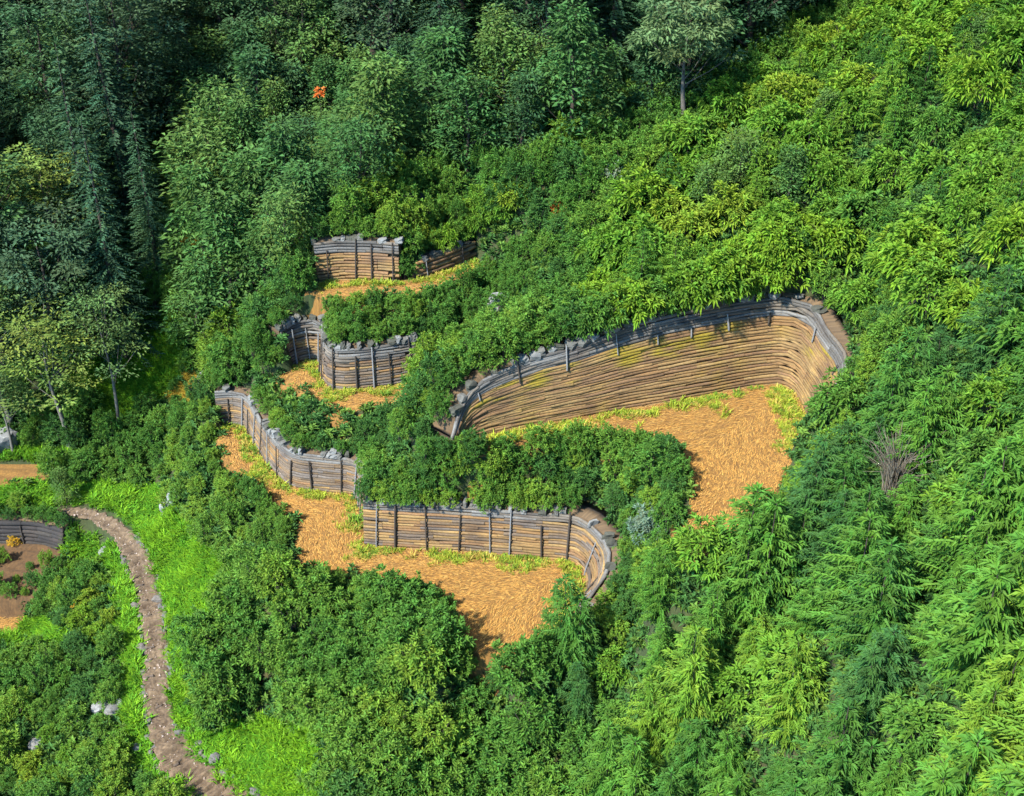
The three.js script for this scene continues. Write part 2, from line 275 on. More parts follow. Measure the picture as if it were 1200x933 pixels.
for (const t of terraces) {
  if (t.id === 'strip' || t.id === 'patch') continue;
  const r = rng(t.id.length * 77 + 5), straw = [], verge = [];
  const xs = t.poly.map(p => p[0]), zs = t.poly.map(p => p[1]), x0 = Math.min(...xs), x1 = Math.max(...xs), z0 = Math.min(...zs), z1 = Math.max(...zs), area = (x1 - x0) * (z1 - z0);
  for (let i = 0; i < area * 480; i++) {
    const x = lerp(x0, x1, r()), z = lerp(z0, z1, r()); if (!inPoly(t.poly, x, z)) continue;
    const b = lineDist(t.wallW, x, z), a = t.wallW[b[1]], c = t.wallW[b[1] + 1], dir = Math.atan2(-(c[1] - a[1]), c[0] - a[0]) + (r() - 0.5) * 0.9 + fbm(x * 0.7, z * 0.7) * 0.8;
    const q = r(), dark = q < 0.22, col = dark ? [0.29, 0.13, 0.03] : q < 0.75 ? [0.5, 0.25, 0.048] : [0.6, 0.36, 0.085], f = 0.75 + 0.5 * r(), len = 0.06 + 0.13 * r() * r();
    straw.push([x, t.y + 0.01 + 0.045 * r() + 0.03 * fbm(x * 1.3, z * 1.3), z, dir, 0, (r() - 0.5) * 0.16, len * 1.25, 0.5, 0.2 + 0.2 * r(), col[0] * f, col[1] * f, col[2] * f]);
  }
  instanced(strawGeo, plain, straw, 'straw_litter', 'loose orange straw lying on ' + soilLabel[t.id].replace('orange straw-covered ', ''), 'straw');
  const vw = t.id === 'top' ? 0.9 : t.id === 'upper' ? 1.25 : t.id === 'patch2' ? 0.3 : t.id === 'patch' ? 0.5 : 0.95;
  for (let i = 0; i < area * 150; i++) {
    const x = lerp(x0, x1, r()), z = lerp(z0, z1, r()); if (!inPoly(t.poly, x, z)) continue;
    const b = lineDist(t.wallW, x, z), w = vw * (0.7 + 0.75 * fbm(x * 0.7, z * 0.7)), p = smooth(w * 1.25, w * 0.55, b[0]) * smooth(0.02, 0.2, b[0]) + (fbm(x * 0.8 + 9, z * 0.8) > 0.75 ? 0.12 : 0);
    if (r() > p * 0.9 * smooth(-0.5, 0.05, fbm(x * 1.1 + 20, z * 1.1))) continue;
    const y = r(), f = 0.75 + 0.5 * r(), gr = fbm(x * 0.6, z * 0.6 + 40);
    const col = y < 0.6 + gr * 0.4 ? [0.30, 0.36, 0.03] : y < 0.85 ? [0.14, 0.26, 0.025] : [0.46, 0.36, 0.07], s = (0.45 + 0.6 * r()) * (r() < 0.05 ? 1.8 : 1);
    verge.push([x, t.y - 0.01, z, r() * 6.28, (r() - 0.5) * 0.4, (r() - 0.5) * 0.4, s, s, s, col[0] * f, col[1] * f, col[2] * f]);
  }
  instanced(vergeGeo, leafyV, verge, 'verge_grass', 'yellow green grass verge along the wall foot of ' + soilLabel[t.id].replace('orange straw-covered ', ''), 'grass');
}

// ---------------------------------------------------------------- retaining walls of stacked logs with posts
const logMat = new THREE.MeshStandardMaterial({ vertexColors: true, roughness: 0.95, map: soilTex });
const stoneMat = new THREE.MeshStandardMaterial({ vertexColors: true, roughness: 0.95, map: soilTex });
function resample(t, i0, i1, step) {                               // evenly spaced points along part of a wall foot, rounded at the corners
  const pts = t.wallW.slice(i0, i1 + 1).map((w, k) => new THREE.Vector3(w[0], t.h[i0 + k], w[1])), curve = new THREE.CatmullRomCurve3(pts, false, 'centripetal'), len = curve.getLength(), n = Math.max(2, Math.round(len / step)), out = [];
  for (let i = 0; i <= n; i++) { const p = curve.getPointAt(i / n), q = curve.getTangentAt(i / n), l = Math.hypot(q.x, q.z); out.push({ x: p.x, z: p.z, h: p.y, nx: q.z / l, nz: -q.x / l, tx: q.x / l, tz: q.z / l, s: i / n * len }); }
  return out;
}
function rock(seed, sx, sy, sz, tone) {
  const r = rng(seed), g = new THREE.IcosahedronGeometry(1, 2), p = g.attributes.position, col = [], o = r() * 50;
  for (let i = 0; i < p.count; i++) {
    let x = p.getX(i), y = p.getY(i), z = p.getZ(i); const n = 1 + 0.28 * noise(x * 1.3 + o, y * 1.3, z * 1.3) + 0.1 * noise(x * 4 + o, y * 4, z * 4);
    x = Math.sign(x) * Math.abs(x) ** 0.8 * n; y = Math.sign(y) * Math.abs(y) ** 0.8 * n; z = Math.sign(z) * Math.abs(z) ** 0.8 * n;
    p.setXYZ(i, x * sx, y * sy, z * sz); const f = 0.8 + 0.35 * noise(x * 3 + o, y * 3, z * 3); col.push(tone[0] * f, tone[1] * f, tone[2] * f);
  }
  g.setAttribute('color', new THREE.Float32BufferAttribute(col, 3)); g.computeVertexNormals(); return g;
}
const blocks = [];
function blockGeo(i) {                                              // chipped, roughly squared stone
  if (blocks[i]) return blocks[i];
  const g = new THREE.BoxGeometry(2, 2, 2, 2, 2, 2), p = g.attributes.position, col = [];
  for (let k = 0; k < p.count; k++) { const x = p.getX(k), y = p.getY(k), z = p.getZ(k), n = 0.5 * noise(x * 1.1 + i * 9, y * 1.1, z * 1.1), l = Math.hypot(x, y, z) > 1.6 ? 0.86 : 1; p.setXYZ(k, x * l + n, y * l + 0.5 * noise(x + 40 + i * 7, y, z), z * l + 0.5 * noise(x, y + 40 + i * 5, z)); const f = 0.85 + 0.4 * noise(x * 2 + i, y * 2, z * 2); col.push(f, f, f); }
  g.setAttribute('color', new THREE.Float32BufferAttribute(col, 3)); g.deleteAttribute('normal'); const h = g.toNonIndexed(); h.computeVertexNormals(); return blocks[i] = h;
}
const stoneMats = [[0.5, 0.5, 0.49], [0.31, 0.3, 0.27], [0.17, 0.17, 0.13]].map(c => Object.assign(stoneMat.clone(), { color: C(...c) }));
function logWall(o) {
  const t = o.t, P = resample(t, o.i0, o.i1, 0.22), r = rng(o.seed), root = new THREE.Group(), mid = P[P.length >> 1];
  root.position.set(mid.x, t.y, mid.z);
  const len = P[P.length - 1].s, lean = q => o.batter + (o.endLean || 0) * smooth(len - 3.2, len - 1.2, q.s);   // the curled end lies back like a bank
  const at = (q, f, off) => [q.x - mid.x + q.nx * (off + lean(q) * f * q.h), f * q.h - 0.06, q.z - mid.z + q.nz * (off + lean(q) * f * q.h)];
  const hMax = Math.max(...P.map(q => q.h)), n = Math.round(hMax / o.pitch);
  { // earth behind the logs
    const g = new GB(), dk = [0.24, 0.15, 0.075];
    P.forEach((q, i) => { const a = [at(q, 0, 0.1), at(q, 1, 0.1), at(q, 1, 0.95), at(q, 0, 0.95)].map(p => g.v(p[0], p[1], p[2], dk, q.s, p[1])); if (i) for (let k = 0; k < 3; k++) { g.t(a[k] - 4, a[k + 1] - 4, a[k]); g.t(a[k], a[k + 1] - 4, a[k + 1]); } });
    { const e = g.p.length / 3 - 4; for (const b of [0, e]) { g.t(b, b + 1, b + 2); g.t(b, b + 2, b + 3); } }
    part(root, 'earth_backing', g.build(true), Object.assign(logMat.clone(), { side: THREE.DoubleSide }));
  }
  const logName = o.logName || 'log';
  for (let k = 0; k < n; k++) {
    let i = 0; const f = (k + 0.5) / n; let first = true;
    while (i < P.length - 1) {
      const step = Math.round((o.logLen * (0.75 + 0.5 * r()) * (first ? 0.4 + 0.6 * r() : 1)) / 0.22); first = false;
      const e = Math.min(P.length - 1, i + Math.max(3, step)), seg = P.slice(i, e + 1); i = e >= P.length - 3 ? P.length : e;
      const rad = o.pitch * 0.66 * (0.88 + 0.24 * r()), dOff = (r() - 0.5) * 0.03, dY = (r() - 0.5) * 0.03, tone = o.tone(r, f), g = new GB(), pts = [];
      seg.forEach((q, m) => { if (m % 2 && m !== seg.length - 1 && seg.length > 5) return; const p = at(q, f, dOff + 0.03 * noise(q.s * 1.5, k * 3.7)), s = e === i || m ? 0 : 0.02; pts.push([p[0] + q.tx * s, p[1] + dY + 0.035 * noise(q.s * 0.9, k * 5.1, 3), p[2] + q.tz * s, rad * (0.86 + 0.25 * noise(q.s * 2.2, k * 2.3)), q.s]); });
      g.tube(pts, 6, (m, j) => { const c = o.stain(pts[m][4], f, tone), w = 0.85 + 0.3 * noise(pts[m][4] * 4, k * 7.3, j * 2.1); return [c[0] * w, c[1] * w, c[2] * w]; });
      for (let m = 0; m < g.uv.length; m += 2) g.uv[m + 1] *= 0.35;
      part(root, logName, g.build(true), logMat);
    }
  }
  let next = 0.4;
  P.forEach(q => { // posts driven in front
    if (q.s < next) return; next = q.s + o.postGap * (0.7 + 0.6 * r());
    if (o.postGap > 9) return; const g = new GB(), w = 0.022 + 0.02 * r(), top = o.postTop * (0.75 + 0.4 * r()), c = r() < o.greyPosts ? [0.40, 0.40, 0.41] : [0.10, 0.075, 0.055], tip = (r() - 0.5) * 0.14;
    g.tube([0, 0.25, 0.5, 0.75, 1].map(f => { const p = at(q, lerp(o.postFrom || 0, top, f), -0.11); return [p[0] + tip * f, p[1] - (f || o.postFrom ? 0 : 0.2), p[2], w * (1 - 0.2 * f)]; }), 6, c);
    part(root, 'post', g.build(true), logMat);
  });
  if (o.cap) { // uneven grey blocks and slabs along the crest
    for (let d = 0; d < P[P.length - 1].s;) {
      const w = o.cap * (0.45 + 0.9 * r() * r() + 0.2 * r()), q = P[Math.min(P.length - 1, Math.round((d + w / 2) / P[P.length - 1].s * (P.length - 1)))]; d += w * (0.9 + 0.25 * r());
      if (r() < (o.endLean && d > len - 3.4 ? 0.75 : 0.34)) continue;
      const v = r(), tn = v < 0.3 ? [0.56, 0.58, 0.62] : v < 0.75 ? [0.33, 0.34, 0.36] : [0.16, 0.16, 0.17];
      for (let k = r() < 0.45 ? 0 : 1; k < 2; k++) {
        const hh = 0.05 + 0.08 * r(), m = part(root, 'stone', blockGeo(Math.floor(r() * 6)), stoneMats[tn[0] > 0.5 ? 0 : tn[0] > 0.2 ? 1 : 2]), p = at(q, 1, 0.05 + 0.1 * r());
        m.scale.set(w * 0.5, hh, 0.16); m.position.set(p[0], p[1] + (k ? 0.04 : 0.13), p[2]); m.rotation.set((r() - 0.5) * 0.4, -Math.atan2(q.tz, q.tx) + (r() - 0.5) * 0.3, (r() - 0.5) * 0.35);
      }
    }
  }
  add(root, o.name, o.label, 'wall', 'timber retaining walls of the terraces');
}
const blotch = (s, f, a, b) => fbm(s * a + 3.1, f * b + 1.7);
const orangeStain = (s, f, c) => { // tan logs with brown weather stains, yellow lichen patches and grey weathered upper courses
  let q = c; const d = smooth(0.1, 0.6, fbm(s * 0.9, f * 1.6, 4)) * 0.8; q = [lerp(q[0], 0.22, d * 0.7), lerp(q[1], 0.12, d * 0.7), lerp(q[2], 0.06, d * 0.7)];
  const k = smooth(0.05, 0.35, noise(s * 2.1, f * 1.1, 21)) * 0.5; q = [lerp(q[0], 0.26, k), lerp(q[1], 0.145, k), lerp(q[2], 0.075, k)];   // damp streaks running down
  const k2 = smooth(0.2, 0.4, noise(s * 2.6, f * 0.9, 55)) * 0.6; q = [lerp(q[0], 0.72, k2), lerp(q[1], 0.46, k2), lerp(q[2], 0.1, k2)];
  const y = smooth(0.12, 0.32, blotch(s, f, 1.3, 3.2)) * smooth(0.45, 0.6, f) * smooth(0.86, 0.76, f); q = [lerp(q[0], 0.62, y), lerp(q[1], 0.45, y), lerp(q[2], 0.03, y)];
  return q;
};
const pick = (r, list) => { const c = list[Math.floor(r() * list.length)], f = 0.85 + 0.3 * r(); return [c[0] * f, c[1] * f, c[2] * f]; };
const TAN = [[0.64, 0.38, 0.14], [0.70, 0.44, 0.17], [0.58, 0.32, 0.12], [0.52, 0.29, 0.13]], GREY = [[0.33, 0.31, 0.29], [0.42, 0.4, 0.38], [0.23, 0.21, 0.19], [0.36, 0.3, 0.24]], BROWN = [[0.40, 0.28, 0.18], [0.34, 0.25, 0.18], [0.44, 0.29, 0.16], [0.36, 0.29, 0.24]];
const keep = (s, f, c) => { const d = smooth(0.1, 0.6, fbm(s * 1.1, f * 1.4, 8)); return [lerp(c[0], 0.15, d * 0.6), lerp(c[1], 0.11, d * 0.6), lerp(c[2], 0.09, d * 0.6)]; };
logWall({ t: T.upper, i0: 0, i1: 11, seed: 11, pitch: 0.115, batter: 0.2, endLean: 0.22, logLen: 1.5, postGap: 1.5, postFrom: 0.72, postTop: 1.02, greyPosts: 0.5, cap: 0.45, tone: (r, f) => pick(r, f > 0.8 ? GREY : TAN), stain: (s, f, c) => f > 0.8 ? keep(s, f, c) : orangeStain(s, f, c), name: 'log_wall', label: 'tall curved wall of orange stacked logs behind the broad terrace' });
logWall({ t: T.lower, i0: 9, i1: 17, seed: 12, pitch: 0.105, batter: 0.16, endLean: 0.42, logLen: 1.3, postGap: 0.85, postTop: 1.02, greyPosts: 0.45, cap: 0.22, tone: (r, f) => pick(r, f > 0.84 ? GREY : r() < 0.55 ? TAN : BROWN), stain: keep, name: 'log_wall', label: 'grey and brown timber wall with close-set posts curving round to the right of the lower terrace' });
logWall({ t: T.lower, i0: 0, i1: 8, seed: 13, pitch: 0.105, batter: 0.14, logLen: 1.1, postGap: 0.8, postTop: 1.02, greyPosts: 0.6, cap: 0.26, tone: (r, f) => pick(r, f > 0.8 ? GREY : r() < 0.25 ? TAN : BROWN), stain: keep, name: 'log_wall', label: 'zigzag timber wall with pale posts beside the narrow curving strip of orange soil' });
logWall({ t: T.middle, i0: 0, i1: 7, seed: 14, pitch: 0.11, batter: 0.12, logLen: 1.1, postGap: 0.6, postTop: 1.0, greyPosts: 0.6, cap: 0.26, tone: (r, f) => pick(r, f > 0.66 ? GREY : r() < 0.25 ? TAN : BROWN), stain: keep, name: 'log_wall', label: 'short grey timber wall behind the small orange terrace with yellow verge' });
logWall({ t: T.top, i0: 0, i1: 3, seed: 15, pitch: 0.12, batter: 0.12, logLen: 1.5, postGap: 0.75, postTop: 1.02, greyPosts: 0.3, cap: 0.34, tone: (r, f) => pick(r, f > 0.68 ? GREY : TAN), stain: keep, name: 'log_wall', label: 'highest brown log wall with grey slabs on top below the forest' });
logWall({ t: T.top, i0: 4, i1: 6, seed: 16, pitch: 0.16, batter: 0.12, logLen: 1.1, postGap: 1.6, postTop: 1.0, greyPosts: 0.3, cap: 0.4, tone: (r, f) => pick(r, TAN), stain: keep, name: 'log_wall', label: 'low broken wall of logs and pale stones above the narrow yellowish bed' });
logWall({ t: T.patch, i0: 0, i1: 3, seed: 17, pitch: 0.2, batter: 0.1, logLen: 1.4, postGap: 2.5, postTop: 0.9, greyPosts: 0.2, cap: 0, tone: (r) => pick(r, [[0.07, 0.06, 0.055], [0.10, 0.085, 0.07], [0.05, 0.045, 0.045]]), stain: keep, name: 'log_wall', label: 'low wall painted dark for the shaded recess between the footpath and the brown garden bed' });  // near-black log colours stand in for shade in the recess under overhanging grass
{ // loose piece of wall higher up, half swallowed by shrubs
  const a = onD(468, 262, 45.6), b = onD(503, 248, 46.2), t = { wallW: [[a[0], a[2]], [(a[0] + b[0]) / 2, (a[2] + b[2]) / 2 - 0.05], [b[0], b[2]]], y: (a[1] + b[1]) / 2 - 0.2, h: [1.1, 1.1, 1.0], poly: [] };
  logWall({ t, i0: 0, i1: 2, seed: 18, pitch: 0.16, batter: 0.1, logLen: 0.9, postGap: 0.7, postTop: 1.05, greyPosts: 0.6, cap: 0.3, tone: (r, f) => pick(r, GREY), stain: keep, name: 'log_wall', label: 'small grey remnant of timber wall poking out of shrubs above the highest wall' });
}
// ---------------------------------------------------------------- footpath with rough steps and edging stones
const pathCurve = new THREE.CatmullRomCurve3(pathW.map(p => new THREE.Vector3(p[0], 0, p[1])), false, 'centripetal');
const pathPts = []; { const n = 400; for (let i = 0; i <= n; i++) { const p = pathCurve.getPointAt(i / n), t = pathCurve.getTangentAt(i / n); pathPts.push({ x: p.x, z: p.z, tx: t.x, tz: t.z, nx: -t.z, nz: t.x }); } }
const pathLine = pathPts.map(p => [p.x, p.z]);
const pathHalf = j => { const i = j * 150 / 400; return 0.4 + 0.16 * noise(i * 0.13, 3.3) + (i < 40 ? 0.2 : i > 128 ? -0.15 : 0) + 0.07 * noise(i * 0.7, 8.1); };
const pathDist = (x, z) => lineDist(pathLine, x, z)[0];
{
  const g = new GB(), nw = 16, n = pathPts.length - 1;
  pathPts.forEach((p, i) => {
    for (let j = 0; j <= nw; j++) {
      const o = (j / nw * 2 - 1) * (pathHalf(i) + 0.16 * noise(i * 0.2, j > nw / 2 ? 9 : 2)), x = p.x + p.nx * o, z = p.z + p.nz * o, e = Math.abs(j / nw * 2 - 1), m = fbm(x * 2.4, z * 2.4), q = fbm(x * 7, z * 7, 2), st = ((i / n * 46 + 0.8 * noise(i * 0.07, 1)) % 1);   // worn treads
      const y = Math.max(ground(p.x, p.z), ground(x, z)) + 0.07 - 0.06 * e ** 6 + 0.03 * m + 0.025 * q + (i < 290 ? 0.1 * (0.5 - st) : 0), k = clamp(0.5 + 0.5 * m + 0.5 * q + 0.4 * fbm(x * 15, z * 15, 6));
      g.v(x, y, z, [lerp(0.14, 0.4, k), lerp(0.085, 0.275, k), lerp(0.045, 0.165, k)], x / 1.1, z / 1.1);
    }
    if (i) for (let j = 0; j < nw; j++) { const a = i * (nw + 1) + j, b = a - nw - 1; g.t(b, b + 1, a); g.t(a, b + 1, a + 1); }
  });
  const m = new THREE.Mesh(g.build(true), Object.assign(soilMat.clone(), { side: THREE.DoubleSide }));
  add(m, 'footpath', 'narrow trodden dirt footpath climbing through the shrubs', 'path', null, 'structure');
}
const rocks = [0, 1, 2, 3].map(i => rock(40 + i, 1, 0.75 + 0.1 * i, 0.8, white));
const rockMats = { pale: [[0.62, 0.62, 0.63], [0.5, 0.49, 0.47]], grey: [[0.3, 0.28, 0.26], [0.36, 0.31, 0.27]] };
for (const k in rockMats) rockMats[k] = rockMats[k].map(c => Object.assign(stoneMat.clone(), { color: C(...c) }));
function stone(x, z, s, kind, label, group, r, lift = 0.25) {
  const m = new THREE.Mesh(rocks[Math.floor(r() * 4)], rockMats[kind][Math.floor(r() * 2)]); m.scale.set(s * (0.8 + 0.5 * r()), s * (0.7 + 0.4 * r()), s * (0.8 + 0.5 * r())); m.rotation.set(r() * 0.6, r() * 6.28, r() * 0.6);
  m.position.set(x, ground(x, z) + s * lift, z); add(m, kind === 'pale' ? 'pale_boulder' : 'path_stone', label, 'stone', group);
}
{
  const r = rng(91);
  for (let i = 16; i < 330; i += 2 + Math.floor(r() * 7)) for (const sd of [-1, 1]) {
    if (r() < 0.35) continue; const p = pathPts[i], o = sd * (pathHalf(i) - 0.03 + 0.14 * r());
    stone(p.x + p.nx * o, p.z + p.nz * o, 0.09 + 0.15 * r() * r(), 'grey', 'small grey brown stone edging the dirt footpath', 'stones edging the footpath', r);
  }
  for (let i = 27; i < 288; i += 12 + Math.floor(r() * 16)) { // step edges across the path
    const p = pathPts[i], g = new GB(), h = pathHalf(i) * (0.3 + 0.5 * r()), c = pick(r, [[0.26, 0.19, 0.14], [0.32, 0.25, 0.19], [0.22, 0.16, 0.12]]), y = ground(p.x, p.z) + 0.06, sh = (r() - 0.5) * 0.6;
    g.tube([-1, -0.5, 0, 0.5, 1].map((q, k) => [p.nx * (q * h + sh) + p.tx * (0.2 * noise(i, k * 0.6) + q * 0.1), 0.02 * noise(i * 2, k), p.nz * (q * h + sh) + p.tz * 0.06 * noise(i, k), 0.05 + 0.025 * noise(i, k * 3)]), 6, c);
    const m = new THREE.Mesh(g.build(true), logMat); m.position.set(p.x, y, p.z); add(m, 'step_log', 'short weathered log laid across the dirt footpath as a step', 'log', 'step logs on the footpath');
  }
  { // pebbles and clods on the trodden earth
    const list = []; for (let i = 0; i < 1300; i++) { const k = Math.floor(r() * 396), p = pathPts[k], o = (r() * 2 - 1) * pathHalf(k), x = p.x + p.nx * o, z = p.z + p.nz * o, s = 0.01 + 0.045 * r() ** 4, c = pick(r, [[0.24, 0.18, 0.13], [0.2, 0.15, 0.11], [0.3, 0.24, 0.19], [0.14, 0.1, 0.07]]); list.push([x, Math.max(ground(p.x, p.z), ground(x, z)) + 0.05, z, r() * 6, r(), r(), s, s * 0.7, s * 1.2, ...c]); }
    instanced(new THREE.IcosahedronGeometry(1, 0), plain, list, 'pebbles', 'loose pebbles and clods on the dirt footpath', 'pebbles');
  }
  const B = (u, v, y, s, label, group) => { const p = onY(u, v, y); stone(p[0], p[2], s, 'pale', label, group, r, 0.35); };
  for (const [u, v, s] of [[96, 641, 0.35], [108, 632, 0.3], [87, 652, 0.28], [118, 628, 0.2]]) B(u, v, 0, s, 'white stone in the heap beside the upper footpath', 'white stones at the bend of the footpath');
  for (const [u, v, s] of [[118, 826, 0.3], [132, 836, 0.36], [140, 828, 0.22], [36, 840, 0.3], [24, 854, 0.2], [126, 842, 0.25], [160, 880, 0.2]]) B(u, v, -0.6, s, 'pale stone among bushes on the bank below the footpath', 'pale stones on the bank below the footpath');
  for (const [u, v, s] of [[202, 597, 0.42], [210, 603, 0.35], [195, 604, 0.28]]) B(u, v, 0.7, s, 'grey white rock at the foot of the hedge above the grass slope', 'rocks at the foot of the hedge');
  for (const [u, v, s] of [[529, 741, 0.2], [522, 746, 0.15], [536, 748, 0.17], [512, 748, 0.12], [545, 752, 0.12], [533, 733, 0.1]]) B(u, v, 3.5, s, 'small white stone at the front corner of the lower terrace', 'white stones at the corner of the lower terrace');
  for (const [u, v, d, s] of [[4, 520, 43, 0.7], [-8, 528, 42.8, 0.6]]) { const p = onD(u, v, d); stone(p[0], p[2], s, 'pale', 'big white boulder between the tree trunks at the valley edge', 'boulders at the valley edge', r, 0.6); }
  for (const [u, v, d, s] of [[238, 440, 44, 0.35], [240, 452, 43.6, 0.3], [238, 432, 44.4, 0.25]]) { const p = onD(u, v, d); stone(p[0], p[2], s, 'pale', 'white rock beside the yellow bank behind the hedge', 'white rocks at the yellow bank', r, 0.4); }
  for (const [u, v, d, s] of [[627, 210, 46.5, 0.5], [720, 207, 46.6, 0.5], [726, 212, 46.4, 0.4], [582, 350, 41.3, 0.45], [890, 157, 45.6, 0.5]]) { const p = onD(u, v, d); stone(p[0], p[2], s, 'pale', 'pale rock showing between shrubs on the wooded slope', 'rocks on the wooded slope', r, 0.7); }
}
// ---------------------------------------------------------------- plant kinds
const barkMat = new THREE.MeshStandardMaterial({ vertexColors: true, roughness: 1, map: soilTex });
const leafMat = (r, g, b) => new THREE.MeshPhysicalMaterial({ color: C(r, g, b), vertexColors: true, roughness: 0.7, side: THREE.DoubleSide, transmission: 0.32, thickness: 0, specularIntensity: 0.22 });
const TW = 6.2831853;
const tone = (r, a = 0.72, b = 0.56) => { const f = a + b * r(), y = (r() - 0.45) * 0.3; return [f * (1 + y), f, f * (1 - y * 0.6)]; };
function rosette(g, r, x, y, z, dx, dy, dz, n, len, wid, droop, col) {   // a shoot tip: leaves fanning out round its axis
  const V = THREE.Vector3, d = new V(dx, dy, dz).normalize(), s = new V().crossVectors(d, Math.abs(d.y) > 0.9 ? new V(1, 0, 0) : new V(0, 1, 0)).normalize(), q = new V().crossVectors(d, s), a0 = r() * TW;
  for (let i = 0; i < n; i++) {
    const a = a0 + i * 2.4 + r() * 0.5, el = lerp(0.25, 1.35, (i + r()) / n), c = Math.cos(el), e = Math.sin(el);
    const lx = d.x * c + (s.x * Math.cos(a) + q.x * Math.sin(a)) * e, ly = d.y * c + (s.y * Math.cos(a) + q.y * Math.sin(a)) * e, lz = d.z * c + (s.z * Math.cos(a) + q.z * Math.sin(a)) * e, f = 0.88 + 0.24 * r(), b = -len * 0.35 * i / n;
    g.leaf(x + d.x * b, y + d.y * b, z + d.z * b, lx, ly, lz, len * (0.75 + 0.5 * r()), wid * (0.8 + 0.4 * r()), [col[0] * f, col[1] * f, col[2] * f], droop * (0.5 + r()), (r() - 0.5) * 0.9);
  }
}
const BARK = [0.10, 0.075, 0.055];
// rounded shrub: stems from the root, shoot tips over an uneven dome
function shrubGeo(seed, o) {
  const r = rng(seed), g = new GB(), st = new GB(), k = seed * 3.7;
  for (let i = 0; i < o.shoots; i++) {
    const a = r() * TW, el = Math.asin(lerp(-0.35, 1, r() ** 0.8)), ce = Math.cos(el), nx = Math.cos(a) * ce, ny = Math.sin(el), nz = Math.sin(a) * ce;
    const lump = 1 + o.lump * noise(nx * 2.2 + k, ny * 2.2, nz * 2.2) + 0.12 * noise(nx * 5 + k, ny * 5, nz * 5), dep = lerp(0.55, 1, Math.sqrt(r())) * lump;
    const x = nx * dep * o.w, y = o.h * (0.45 + 0.5 * ny * dep), z = nz * dep * o.w, up = o.up;
    rosette(g, r, x, Math.max(0.04, y), z, nx + (r() - 0.5) * 0.6, ny + up, nz + (r() - 0.5) * 0.6, o.n, o.len * (0.75 + 0.5 * r()), o.wid, o.droop, tone(r));
  }
  for (let i = 0; i < 5; i++) { const a = r() * TW, q = o.w * 0.6; st.tube([0, 0.5, 1].map(t => [Math.cos(a) * q * t * t + 0.05 * Math.cos(a), o.h * 0.75 * t - (t ? 0 : 0.1), Math.sin(a) * q * t * t + 0.05 * Math.sin(a), 0.028 * (1 - 0.7 * t)]), 5, BARK); }
  return { foliage: g.build(), stem: st.build(true) };
}
// upright feathery bush: leaders with tiers of drooping, finger-leaved sprays
function featherGeo(seed, o) {
  const r = rng(seed), g = new GB(), st = new GB();
  for (let L = 0; L < o.leaders; L++) {
    const a0 = r() * TW, q = L ? o.w * (0.3 + 0.5 * r()) : 0, bx = Math.cos(a0) * q, bz = Math.sin(a0) * q, H = o.h * (L ? 0.55 + 0.35 * r() : 1), tiers = Math.round(H / o.tier);
    st.tube([[bx * 0.2, -0.1, bz * 0.2, 0.035], [bx * 0.8, H * 0.5, bz * 0.8, 0.024], [bx, H, bz, 0.008]], 5, BARK);
    for (let t = 0; t < tiers; t++) {
      const f = (t + 0.6) / tiers, y = H * f, m = Math.round(lerp(7, 4, f)), R = o.w * (L ? 0.6 : 0.95) * (1 - f) ** 0.75 * (0.7 + 0.5 * r()) + 0.1;
      for (let b = 0; b < m; b++) {
        const a = b / m * TW + t * 1.7 + r() * 0.8, ca = Math.cos(a), sa = Math.sin(a), col = tone(r), nl = Math.max(3, Math.round(R / 0.085)), lift = 0.55 + 0.45 * r();
        for (let s = 1; s <= nl; s++) {
          const e = s / nl, x = bx * lerp(0.5, 1, f) + ca * R * e, z = bz * lerp(0.5, 1, f) + sa * R * e, yy = y + R * (lift * e - 0.42 * e * e);
          for (const sd of [-1, 1]) { const w = 0.9 * (1 - e * 0.5) + 0.2 * r(), dx = ca - sa * sd * w, dz = sa + ca * sd * w, l = Math.hypot(dx, dz); const fl = 0.86 + 0.28 * r(); g.leaf(x, yy, z, dx / l * 0.92, 0.12 + 0.2 * (r() - 0.5), dz / l * 0.92, o.len * (0.7 + 0.5 * r()) * (1.1 - 0.35 * e), o.wid * (0.8 + 0.4 * r()), [col[0] * fl, col[1] * fl, col[2] * fl], o.droop * (0.6 + 0.8 * r()), sd * 0.3); }
        }
        rosette(g, r, bx * lerp(0.5, 1, f) + ca * R * 1.03, y + R * (lift - 0.42), bz * lerp(0.5, 1, f) + sa * R * 1.03, ca, 0.1, sa, 5, o.len * 0.9, o.wid, o.droop, col);
      }
    }
    rosette(g, r, bx, H, bz, 0, 1, 0, 9, o.len, o.wid, 0.25, tone(r));
  }
  return { foliage: g.build(), stem: st.build(true) };
}
